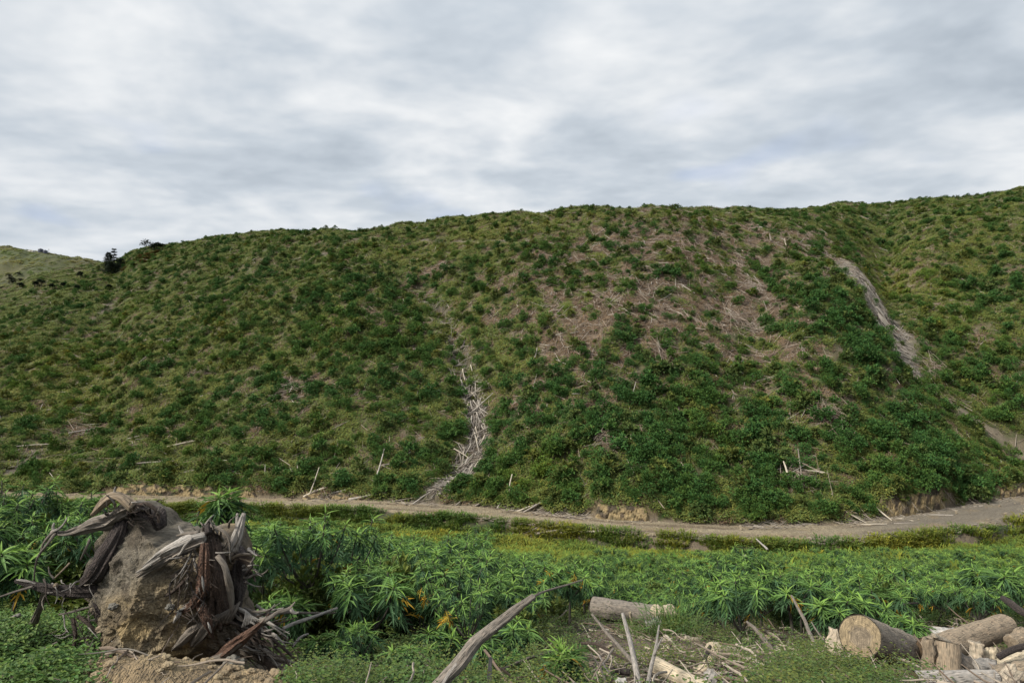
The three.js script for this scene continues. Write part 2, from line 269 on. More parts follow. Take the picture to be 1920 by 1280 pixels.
function groundColor(x, d) {
  const pxx = 960 + F * x / Math.max(d, 8), e0 = roadF(pxx) - halfF(pxx), e1 = roadF(pxx) + halfF(pxx), s = fbm(x * 0.9, d * 0.7, 3), f = n2(x * 3.1, d * 3.1);
  let c;
  if (d < e0) {
    c = mix3(SOIL, MOSS, sm(-0.15, 0.35, fbm(x * 0.35 + 8, d * 0.35, 3) + (d > 12 ? 0.35 : 0)));
    if (d < 12) {
      c = mix3(c, LITTER, sm(0.0, 0.9, x + 0.3) * sm(-0.3, 0.4, s + 0.3) * 0.85);
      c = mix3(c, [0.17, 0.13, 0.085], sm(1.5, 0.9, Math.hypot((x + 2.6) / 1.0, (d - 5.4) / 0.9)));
      c = mix3(c, mix3(CLAY, [0.30, 0.22, 0.125], sm(-0.3, 0.4, fbm(x * 3, d * 3, 3))), sm(1.35, 0.9, Math.hypot((x + 2.05) / 1.0, (d - 4.05) / 0.62) + 0.25 * s));
    }
    const fill = sm(3.4, 1.0, e0 - d + 1.6 * n2(x * 0.25, 4)) * (0.15 + 0.85 * sm(780, 880, pxx)); c = mix3(c, mix3([0.19, 0.155, 0.115], CLAY, 0.25 + 0.25 * f), fill * sm(-0.5, 0.3, n2(x * 0.12, 9) + 0.25));
    if (d > 34) c = mix3(c, [0.13, 0.125, 0.035], sm(-0.2, 0.5, fbm(x * 0.2 + 3, d * 0.2, 3)) * sm(34, 44, d) * (1 - fill) * 0.7);
  } else if (d <= e1 + 0.2) c = [0.26, 0.205, 0.145];
  else if (d > 230) {
    c = mix3([0.12, 0.118, 0.048], [0.085, 0.105, 0.034], sm(-0.3, 0.4, fbm(x * 0.03, d * 0.03, 3)));
    const hollow = sm(-0.1, 0.35, fbm(x * 0.05 + 5, d * 0.05 + 2, 3)) * sm(315, 255, d); c = mix3(c, [0.06, 0.06, 0.045], hollow * 0.8);
    c = mix3(c, [0.05, 0.11, 0.03], sm(345, 360, d));
  } else {
    const k = cover(x, d);
    c = mix3(OLIVE, STRAW, clamp(k.yellow * 0.8 + 0.35 * s)); c = mix3(c, LITTER, clamp(k.brown * 1.1 + 0.25 * f)); c = mix3(c, SOIL, sm(0.2, 0.6, s) * 0.5);
    const left = sm(-88, -120, x); c = mix3(c, mix3([0.15, 0.135, 0.062], [0.19, 0.165, 0.085], clamp(0.5 + s)), left * 0.8);
    const q = d - e1; if (q < 1.0 && bankAt(pxx) > 0.5) c = mix3(c, mix3(CLAY, SOIL, clamp(0.5 + 0.6 * s)), 0.7 * sm(1.0, 0.5, q));
    const [so, st] = stripAt(x, d); c = mix3(c, mix3(mix3(GREYD, [0.27, 0.235, 0.16], clamp(0.5 + s)), [0.29, 0.235, 0.155], st), sm(1.15, 0.85, so + 0.25 * f));
    c = mix3(c, mix3(GREYD, SOIL, 0.5 + 0.5 * f), sm(1.2, 0.8, trackAt(x, d) + 0.3 * f) * 0.85);
    const [g, w] = gullyDrop(x, d); c = mix3(c, [0.13, 0.105, 0.082], sm(1.0, 0.6, g / w + 0.4 * f) * (d < 80 ? 0.85 : 0.45));
    c = mix3(c, CLAY, clamp(sumP(scars, x, d) * 1.6 + 0.5 * f * sumP(scars, x, d)));
  }
  const v = 1 + 0.22 * f + 0.12 * s; return [c[0] * v, c[1] * v, c[2] * v];
}

// ---------------------------------------------------------------- ground sheet
{
  const us = []; for (let u = -0.92; u <= 0.9201; u += 0.0040) us.push(u);
  for (let u = 0.94, s = 0.03; u < 9; u += s, s *= 1.35) { us.push(u); us.unshift(-u); }
  const ds = []; for (let d = -300, s = 60; d < 1.4; d += s, s = Math.max(0.4, s * 0.72)) ds.push(d);
  let d = 1.5, step; while (d < 7000) { ds.push(d); step = d < 3 ? 0.1 : d < 46 ? d * 0.0085 : d < 72 ? 0.28 : d < 190 ? 0.62 : d < 360 ? 2.5 : d * 0.12; d += step; }
  const nu = us.length, nd = ds.length, pos = new Float32Array(nu * nd * 3), col = new Float32Array(nu * nd * 3), uv = new Float32Array(nu * nd * 2), idx = [];
  for (let j = 0; j < nd; j++) for (let i = 0; i < nu; i++) {
    const dd = ds[j], w = dd >= 2 ? dd : 2 + (2 - dd), x = us[i] * w, k = j * nu + i, c = groundColor(x, dd);
    pos[k * 3] = x; pos[k * 3 + 1] = H(x, dd); pos[k * 3 + 2] = -dd; col.set(c, k * 3); uv[k * 2] = x / 1.4; uv[k * 2 + 1] = dd / 1.4;
    if (i && j) { const a = k - nu - 1, b = k - nu, e = k - 1; idx.push(a, b, k, a, k, e); }
  }
  const g = new THREE.BufferGeometry(); g.setAttribute('position', new THREE.BufferAttribute(pos, 3)); g.setAttribute('color', new THREE.BufferAttribute(col, 3)); g.setAttribute('uv', new THREE.BufferAttribute(uv, 2)); g.setIndex(idx); g.computeVertexNormals();
  add(new THREE.Mesh(g, M.ground), 'hillside_ground', 'logged hillside and valley slope of brown soil and grass', null, null, 'structure');
}
// ---------------------------------------------------------------- dirt road with wheel ruts
function sheet(nu, nv, fn) {
  const pos = [], col = [], uv = [], idx = [];
  for (let j = 0; j <= nv; j++) for (let i = 0; i <= nu; i++) {
    const [x, y, z, c, a, b] = fn(i / nu, j / nv); pos.push(x, y, z); col.push(...c); uv.push(a, b);
    if (i && j) { const k = j * (nu + 1) + i; idx.push(k - nu - 2, k - nu - 1, k, k - nu - 2, k, k - 1); }
  }
  const g = new THREE.BufferGeometry(); g.setAttribute('position', new THREE.Float32BufferAttribute(pos, 3)); g.setAttribute('color', new THREE.Float32BufferAttribute(col, 3)); g.setAttribute('uv', new THREE.Float32BufferAttribute(uv, 2)); g.setIndex(idx); g.computeVertexNormals(); return g;
}
add(new THREE.Mesh(sheet(1100, 36, (s, t) => {
  const pxx = mix(-500, 2400, s), u = (pxx - 960) / F, dr = roadF(pxx), hw = halfF(pxx) + 0.15 + 0.35 * n2(pxx * 0.021, t > 0.5 ? 3 : 8), d = dr + (t * 2 - 1) * hw, x = u * d, o = (t * 2 - 1) * Math.min(hw, 2.2 + 0.3 * (hw - 2.2));
  const wob = 0.25 * n2(x * 0.07, 2), rut = Math.exp(-(((Math.abs(o + wob) - 0.85) / 0.28) ** 2)), f = n2(x * 1.3, d * 2.2), e = sm(0, 0.12, t) * sm(1, 0.88, t);
  const y = ROAD_Y + 0.02 + e * (0.11 - 0.075 * rut + 0.03 * n2(x * 0.7, d * 1.5) + 0.015 * f) - (1 - e) * 0.08;
  let c = mix3([0.46, 0.38, 0.245], [0.34, 0.275, 0.175], clamp(0.5 + 0.6 * n2(x * 0.12, d * 0.5)));
  c = mix3(c, [0.17, 0.12, 0.075], rut * sm(-0.2, 0.4, n2(x * 0.09 + 4, 7) + 0.15) * 0.75);
  c = mix3(c, [0.21, 0.185, 0.155], sm(1500, 1750, pxx) * 0.65); c = mix3(c, CLAY, sm(0.35, 0.7, n2(x * 0.2 + 9, d * 0.4)) * 0.5);
  const v = 1 + 0.18 * f; return [x, y, -d, [c[0] * v, c[1] * v, c[2] * v], x / 1.4, d / 1.4];
}), M.clay), 'dirt_road', 'rutted clay forestry road along the valley floor', null, null, 'structure');
// ---------------------------------------------------------------- clay cut banks above the road
for (const [a, b, h] of banks) {
  const L = Math.round((b - a) * 1.3);
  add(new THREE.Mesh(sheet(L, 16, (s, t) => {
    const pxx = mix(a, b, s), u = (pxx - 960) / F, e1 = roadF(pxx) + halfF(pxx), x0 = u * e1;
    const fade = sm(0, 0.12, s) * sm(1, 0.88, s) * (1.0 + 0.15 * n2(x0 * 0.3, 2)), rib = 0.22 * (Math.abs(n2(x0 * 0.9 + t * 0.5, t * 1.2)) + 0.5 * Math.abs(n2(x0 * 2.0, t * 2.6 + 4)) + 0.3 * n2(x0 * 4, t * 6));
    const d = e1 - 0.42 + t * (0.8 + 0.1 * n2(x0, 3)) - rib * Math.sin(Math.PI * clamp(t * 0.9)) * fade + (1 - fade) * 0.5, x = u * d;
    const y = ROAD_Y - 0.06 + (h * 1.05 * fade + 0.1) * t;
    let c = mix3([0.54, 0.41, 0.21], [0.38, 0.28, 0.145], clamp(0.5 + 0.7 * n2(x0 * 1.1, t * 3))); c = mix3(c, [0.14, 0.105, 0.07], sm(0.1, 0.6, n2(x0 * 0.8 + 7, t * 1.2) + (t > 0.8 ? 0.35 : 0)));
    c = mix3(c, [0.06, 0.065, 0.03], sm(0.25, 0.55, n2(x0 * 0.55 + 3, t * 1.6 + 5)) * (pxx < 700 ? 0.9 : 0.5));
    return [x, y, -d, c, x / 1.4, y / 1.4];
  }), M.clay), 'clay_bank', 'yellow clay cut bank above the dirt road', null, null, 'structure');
}
console.log('land');

// ---------------------------------------------------------------- leaves and scrub shapes
class Geo {
  constructor() { this.p = []; this.c = []; }
  tri(a, b, c, k) { this.p.push(...a, ...b, ...c); this.c.push(...k, ...k, ...k); }
  build() { const g = new THREE.BufferGeometry(); g.setAttribute('position', new THREE.Float32BufferAttribute(this.p, 3)); g.setAttribute('color', new THREE.Float32BufferAttribute(this.c, 3)); g.computeVertexNormals(); return g; }
}
const vary = (c, r, a = 0.25) => { const v = 1 + (r() * 2 - 1) * a, w = 1 + (r() * 2 - 1) * a * 0.5; return [c[0] * v * w, c[1] * v, c[2] * v / w]; };
// a diamond leaf from a point along dir, w wide, lying across side
function diamond(g, o, dir, side, len, w, k, droop = 0.15) {
  const t = [o[0] + dir[0] * len, o[1] + dir[1] * len - droop * len, o[2] + dir[2] * len], m = [o[0] + dir[0] * len * 0.45, o[1] + dir[1] * len * 0.45, o[2] + dir[2] * len * 0.45];
  const l = [m[0] + side[0] * w, m[1] + side[1] * w + w * 0.3, m[2] + side[2] * w], q = [m[0] - side[0] * w, m[1] - side[1] * w + w * 0.3, m[2] - side[2] * w];
  g.tri(o, l, t, k); g.tri(o, t, q, k);
}
const unit = (v) => { const l = Math.hypot(...v) || 1; return [v[0] / l, v[1] / l, v[2] / l]; };
const crossv = (a, b) => [a[1] * b[2] - a[2] * b[1], a[2] * b[0] - a[0] * b[2], a[0] * b[1] - a[1] * b[0]];
function scrubGeo(seed, N, R, hgt, size, tint) {                      // a leafy bush: twig-end sprays of small leaves over lumpy lobes
  const r = rngOf(seed), g = new Geo(), lobes = [];
  for (let i = 0; i < 7; i++) { const a = r() * 6.28, q = Math.sqrt(r()) * R * 0.62; lobes.push([Math.cos(a) * q, hgt * (0.35 + 0.45 * r()) * (1 - 0.4 * q / R), Math.sin(a) * q, R * (0.32 + 0.25 * r())]); }
  for (let i = 0; i < N; i++) {
    const L = lobes[Math.floor(r() * lobes.length)], a = r() * 6.28, y = r() * 1.5 - 0.5, s = Math.sqrt(Math.max(0, 1 - y * y)), n = [Math.cos(a) * s, y, Math.sin(a) * s], q = L[3] * (0.65 + 0.45 * r());
    const o = [L[0] + n[0] * q, Math.max(0.03, L[1] + n[1] * q * 0.8), L[2] + n[2] * q], k0 = vary(tint, r, 0.32);
    for (let j = 0; j < 3; j++) { const dir = unit([n[0] + (r() - 0.5) * 1.6, n[1] * 0.6 + 0.35 + (r() - 0.5), n[2] + (r() - 0.5) * 1.6]), side = unit(crossv(dir, [r() - 0.5, 1, r() - 0.5])); diamond(g, o, dir, side, size * (0.7 + 0.6 * r()), size * 0.2, k0); }
  }
  return g.build();
}
function tuftGeo(seed, N, R, hgt, tint, wide = 0.03) {                // grass and fern: arching blades
  const r = rngOf(seed), g = new Geo();
  for (let i = 0; i < N; i++) {
    const a = r() * 6.28, q = Math.sqrt(r()) * R, o = [Math.cos(a) * q, 0, Math.sin(a) * q], b = a + (r() - 0.5) * 2.4, h = hgt * (0.4 + 0.7 * r()), out = h * (0.3 + 0.8 * r()), w = wide * (0.6 + 0.8 * r());
    const m = [o[0] + Math.cos(b) * out * 0.45, h * 0.8, o[2] + Math.sin(b) * out * 0.45], t = [o[0] + Math.cos(b) * out, h * (0.75 + 0.4 * r()), o[2] + Math.sin(b) * out], s = [-Math.sin(b) * w, 0, Math.cos(b) * w], k = vary(tint, r, 0.35);
    g.tri([o[0] - s[0], 0, o[2] - s[2]], [o[0] + s[0], 0, o[2] + s[2]], m, k); g.tri([m[0] - s[0], m[1], m[2] - s[2]], [m[0] + s[0], m[1], m[2] + s[2]], t, k);
  }
  return g.build();
}
const UPV = V(0, 1, 0), lean = new THREE.Quaternion();
const slopeUp = (x, d, k) => { const h = 0.8, gx = (H(x + h, d) - H(x - h, d)) / (2 * h), gd = (H(x, d + h) - H(x, d - h)) / (2 * h); return V(-gx * k, 1, gd * k).normalize(); };
function instanced(name, label, geo, mat, list, category) {            // list of [x, y, z, yaw, sx, sy, color, tiltX, tiltZ]
  const im = new THREE.InstancedMesh(geo, mat, list.length), m = new THREE.Matrix4(), q = new THREE.Quaternion(), e = new THREE.Euler(), col = new THREE.Color();
  list.forEach((l, i) => { e.set(l[7] || 0, l[3], l[8] || 0, 'YXZ'); q.setFromEuler(e); if (l[9]) q.premultiply(lean.setFromUnitVectors(UPV, l[9])); m.compose(V(l[0], l[1], l[2]), q, V(l[4], l[5], l[4])); im.setMatrixAt(i, m); im.setColorAt(i, col.setRGB(...l[6])); });
  return add(im, name, label, category, null, 'stuff');
}
// ---------------------------------------------------------------- scrub and grass on the hill
const crestF = (px) => lerpTab([...crestTab.map((q) => [q[0], q[2]]), [1500, 148], [1600, 158], [1660, 162], [1760, 150], [1840, 144], [1920, 138], [2050, 134]], px);
const hillScrub = [[], [], [], []], hillTuft = [[], [], []];
{
  const r = rngOf(21);
  const tintOf = (k, x, d) => {                                        // scrub leans from blue-green to yellow-green with the plants that grow there
    const t = clamp(0.30 + 0.55 * k.yellow - 0.35 * k.green + 0.35 * fbm(x * 0.05 + 20, d * 0.05, 2) + 0.3 * (r() - 0.5));
    return mix3([0.64, 0.80, 0.76], [1.9, 1.42, 0.72], t * t * (1.6 - 0.6 * t));
  };
  for (let i = 0; i < 210000; i++) {
    const pxx = rr(-140, 2080, r), u = (pxx - 960) / F, e1 = roadF(pxx) + halfF(pxx); let d = i % 30 ? e1 + 0.5 + (175 - e1) * r() : e1 + 0.4 + 2 * r(); if (r() > d / 190) continue;
    d += 0; const x = u * d; if (hillY(x, d) < -16) continue;
    const [so, st] = stripAt(x, d); if (so < 1.0 + 0.5 * st && r() < 0.96) continue; if (st > 0.4 && so < 4 && d < 84 && r() < 0.35) continue;
    const [g, w] = gullyDrop(x, d); if (g < w * 1.0 && r() < (d < 82 ? 0.95 : 0.5)) continue;
    if (trackAt(x, d) < 1 && r() < 0.85) continue;
    if (d - e1 < 0.75 && bankAt(pxx) > 0.5 && r() < 0.75) continue;
    if (sumP(scars, x, d) > 0.35) continue;
    const k = cover(x, d), y = H(x, d), left = sm(-85, -118, x);
    const pick = r();
    if (pick < 0.62 * clamp(k.green * 0.95 - left * 0.5 + 0.05)) {
      const s = (0.34 + 0.95 * r() ** 2.2) * (0.72 + 0.6 * clamp(k.green)) * (d > 110 ? 0.8 : 0.95) * (1 - 0.35 * left) * (1 - 0.4 * sm(-12, -2, d - crestF(pxx)));
      hillScrub[Math.floor(r() * 4)].push([x, y - 0.08, -d, r() * 6.28, s, s * rr(0.95, 1.45, r), tintOf(k, x, d), rr(-0.15, 0.15, r), rr(-0.15, 0.15, r), slopeUp(x, d, 0.6)]);
    } else if (r() < 0.66 - 0.95 * clamp(k.brown)) {
      const s = rr(0.7, 1.5, r), t = clamp(0.35 + 0.6 * k.yellow + 0.4 * (r() - 0.5));
      hillTuft[Math.floor(r() * 3)].push([x, y - 0.04, -d, r() * 6.28, s, s * rr(0.6, 1.1, r) * (1 - 0.4 * left), mix3([0.5, 0.75, 0.6], [1.22, 1.10, 0.8], t), 0, 0, slopeUp(x, d, 1)]);
    } else if (k.brown > 0.25 && r() < 0.85) {                           // dead bracken and bark litter
      const s = rr(0.5, 1.2, r), t = r(); hillTuft[Math.floor(r() * 3)].push([x, y - 0.04, -d, r() * 6.28, s, s * rr(0.3, 0.7, r), mix3([0.95, 0.55, 1.1], [2.3, 1.45, 3.0], t * t), 0, 0, slopeUp(x, d, 1)]);
    }
  }
  const base = [0.074, 0.138, 0.036];
  hillScrub.forEach((l, i) => instanced('hill_scrub', 'dense green scrub covering the logged hillside', scrubGeo(100 + i, [150, 110, 170, 60][i], [0.72, 0.6, 0.8, 0.7][i], [1.1, 1.5, 0.8, 1.2][i], [0.18, 0.24, 0.15, 0.3][i], i === 3 ? [0.10, 0.125, 0.036] : base), M.scrub, l, 'scrub'));
  hillTuft.forEach((l, i) => instanced('hill_grass', 'low yellow green grass and fern between the scrub on the hillside', tuftGeo(200 + i, 70, 0.55, 0.34, [0.108, 0.128, 0.040], 0.04), M.scrub, l, 'grass'));
  // far paddock hill
  const fg = []; for (let i = 0; i < 7000; i++) { const pxx = rr(-200, 300, r), d = rr(200, 345, r), x = (pxx - 960) / F * d, s = rr(0.9, 2.2, r); fg.push([x, H(x, d) - 0.15, -d, r() * 6.28, s, s * rr(0.3, 0.6, r), mix3([0.75, 0.95, 0.7], [1.4, 1.15, 0.9], clamp(0.5 + fbm(x * 0.04, d * 0.05, 3) + 0.4 * (r() - 0.5))), 0, 0, slopeUp(x, d, 1)]); }
  instanced('hill_grass', 'rough pasture grass on the far grassy hill', tuftGeo(209, 80, 0.55, 0.34, [0.11, 0.125, 0.042], 0.05), M.scrub, fg, 'grass');
  const far = []; for (let i = 0; i < 500; i++) { const pxx = rr(-200, 60, r), d = rr(230, 300, r), x = (pxx - 960) / F * d; if (fbm(x * 0.05 + 5, d * 0.05 + 2, 3) < 0.05) continue; const s = rr(0.9, 2.2, r); far.push([x, H(x, d) - 0.1, -d, r() * 6.28, s, s * 0.8, mix3([0.6, 0.6, 0.7], [1, 0.9, 0.8], r())]); }
  instanced('hill_scrub', 'dark scrub in the hollow of the far grassy hill', scrubGeo(111, 90, 0.72, 0.95, 0.3, [0.04, 0.05, 0.03]), M.scrub, far, 'scrub');
}
console.log('scrub', hillScrub.map((l) => l.length), hillTuft.map((l) => l.length));

// ---------------------------------------------------------------- wood: a limb along points, with taper, uneven section and grain along its length
function limb(pts, radii, { sides = 10, rough = 0.12, seed = 0, seg = 0.05, flat = 1, cap = true, wav = 0.25, groove = 0 } = {}) {
  const curve = pts.length > 1 && new THREE.CatmullRomCurve3(pts, false, 'centripetal'), L = curve.getLength(), n = Math.max(2, Math.min(90, Math.ceil(L / seg)));
  const pos = [], uv = [], idx = [], N = V(0, 0, 0), B = V(0, 0, 0), T0 = curve.getTangentAt(0); let nv = Math.abs(T0.y) < 0.9 ? V(0, 1, 0) : V(1, 0, 0);
  const circ = Math.max(0.12, 2 * Math.PI * Math.max(...radii));
  for (let j = 0; j <= n; j++) {
    const t = j / n, c = curve.getPointAt(t), T = curve.getTangentAt(t), f = t * (radii.length - 1), k = Math.min(radii.length - 2, Math.floor(f)), r = mix(radii[k], radii[k + 1], f - k);
    B.crossVectors(T, nv).normalize(); N.crossVectors(B, T).normalize(); nv = N.clone();
    for (let i = 0; i <= sides; i++) {
      const a = (i % sides) / sides * 2 * Math.PI, ca = Math.cos(a), sa = Math.sin(a);
      const q = r * (1 + rough * (n3(ca * 1.3 + seed, sa * 1.3, t * L * 4 + seed) + 0.6 * n3(ca * 3.5 + seed, sa * 3.5, t * L * 2 - seed)) - groove * (1 - Math.min(1, 3.2 * Math.abs(n3(ca * 2.4 + seed * 2, sa * 2.4, t * L * 0.9)))));
      const w = r * wav * 0.5;
      pos.push(c.x + (N.x * ca * flat + B.x * sa) * q + w * n3(seed, t * L * 3, 1), c.y + (N.y * ca * flat + B.y * sa) * q + w * n3(seed + 9, t * L * 3, 2), c.z + (N.z * ca * flat + B.z * sa) * q);
      uv.push(i / sides * Math.max(0.25, circ) / 0.5, t * L / 0.5);
      if (i && j) { const m = j * (sides + 1) + i; idx.push(m - sides - 2, m - sides - 1, m, m - sides - 2, m, m - 1); }
    }
  }
  if (cap) for (const e of [0, n]) {
    const c = curve.getPointAt(e / n), T = curve.getTangentAt(e / n).multiplyScalar((e ? 1 : -1) * radii[e ? radii.length - 1 : 0] * 0.15), o = pos.length / 3, s = e * (sides + 1);
    pos.push(c.x + T.x, c.y + T.y, c.z + T.z); uv.push(0.1, 0.1);
    for (let i = 0; i < sides; i++) e ? idx.push(s + i, s + i + 1, o) : idx.push(s + i + 1, s + i, o);
  }
  const g = new THREE.BufferGeometry(); g.setAttribute('position', new THREE.Float32BufferAttribute(pos, 3)); g.setAttribute('uv', new THREE.Float32BufferAttribute(uv, 2)); g.setIndex(idx); g.computeVertexNormals(); return g;
}
// a split or torn piece of wood: a rough wedge with long splintered edges
function chunkGeo(seed, L, W, T, jag = 0.18) {
  const r = rngOf(seed), nx = 12, ring = 12, pos = [], uv = [], idx = [];
  const off = []; for (let i = 0; i < ring; i++) off.push([r() * jag * L, r() * jag * L]);
  for (let j = 0; j <= nx; j++) for (let i = 0; i <= ring; i++) {
    const ii = i % ring, a = ii / ring * 2 * Math.PI, ca = Math.cos(a), sa = Math.sin(a), sq = 1 / Math.max(Math.abs(ca), Math.abs(sa)) ** 0.55, t = j / nx;
    const x = mix(-L / 2 + off[ii][0], L / 2 - off[ii][1], t), k = 0.86 + 0.28 * n3(ca * 1.6 + seed, sa * 1.6, t * 2.2) + 0.12 * n3(ca * 5, sa * 5 + seed, t * 1.2);
    pos.push(x, sa * sq * T / 2 * k, ca * sq * W / 2 * k); uv.push(i / ring * (W + T) * 2 / 0.4, x / 0.4);
    if (i && j) { const m = j * (ring + 1) + i; idx.push(m - ring - 2, m, m - ring - 1, m - ring - 2, m - 1, m); }
  }
  for (const e of [0, nx]) { const o = pos.length / 3, s = e * (ring + 1); pos.push((e ? 0.5 : -0.5) * L * (1 - jag), 0, 0); uv.push(0, 0); for (let i = 0; i < ring; i++) e ? idx.push(s + i, o, s + i + 1) : idx.push(s + i + 1, o, s + i); }
  const g = new THREE.BufferGeometry(); g.setAttribute('position', new THREE.Float32BufferAttribute(pos, 3)); g.setAttribute('uv', new THREE.Float32BufferAttribute(uv, 2)); g.setIndex(idx); g.computeVertexNormals(); return g;
}
// a sawn round log from a to b: body with bulges and knots, a sawn face at each end
function sawnLog(a, b, r0, r1, mat, opt = {}) {
  const g = new THREE.Group(), base = a.clone().add(b).multiplyScalar(0.5); base.y -= Math.max(r0, r1); g.position.copy(base);
  const A = a.clone().sub(base), B = b.clone().sub(base), dir = B.clone().sub(A).normalize();
  part(g, 'log_body', limb([A, A.clone().lerp(B, 0.5), B], [r0, (r0 + r1) / 2, r1], { sides: 28, rough: opt.rough ?? 0.035, seed: opt.seed ?? 3, seg: 0.04, cap: false, wav: 0.05 }), mat);
  for (const [p, r, s] of [[A, r0, -1], [B, r1, 1]]) {
    const n = 36, pos = [0, 0, 0], uv = [0.5, 0.5], idx = [], up = Math.abs(dir.y) < 0.9 ? V(0, 1, 0) : V(1, 0, 0), bx = V(0, 0, 0).crossVectors(dir, up).normalize(), ny = V(0, 0, 0).crossVectors(bx, dir).normalize();
    for (const q of [0.5, 1]) for (let i = 0; i < n; i++) { const t = i / n * 6.2832, ca = Math.cos(t), sa = Math.sin(t), w = r * q * (1.0 + 0.02 * n3(ca * 1.3 + 3, sa * 1.3, s)); const v = bx.clone().multiplyScalar(sa * w).addScaledVector(ny, ca * w).addScaledVector(dir, s * 0.004 * (1 - q) * 2); pos.push(v.x, v.y, v.z); uv.push(0.5 + ca * q * 0.48, 0.5 + sa * q * 0.48); }
    for (let i = 0; i < n; i++) { const e = (i + 1) % n; idx.push(0, 1 + i, 1 + e, 1 + i, 1 + n + i, 1 + n + e, 1 + i, 1 + n + e, 1 + e); }
    const f = new THREE.BufferGeometry(); f.setAttribute('position', new THREE.Float32BufferAttribute(pos, 3)); f.setAttribute('uv', new THREE.Float32BufferAttribute(uv, 2)); f.setIndex(idx); f.computeVertexNormals();
    const m = part(g, 'sawn_face', f, opt.face && s < 0 ? opt.face : opt.face2 ?? M.darkFace); m.position.copy(p).addScaledVector(dir, s * 0.003); m.material.side = THREE.DoubleSide;
  }
  return g;
}
const onGround = (px, py, lift = 0) => { const [x, d] = hit(px, py, 3); return V(x, H(x, d) + lift, -d); };
const gy = (px, d, lift = 0) => { const x = (px - 960) / F * d; return V(x, H(x, d) + lift, -d); };

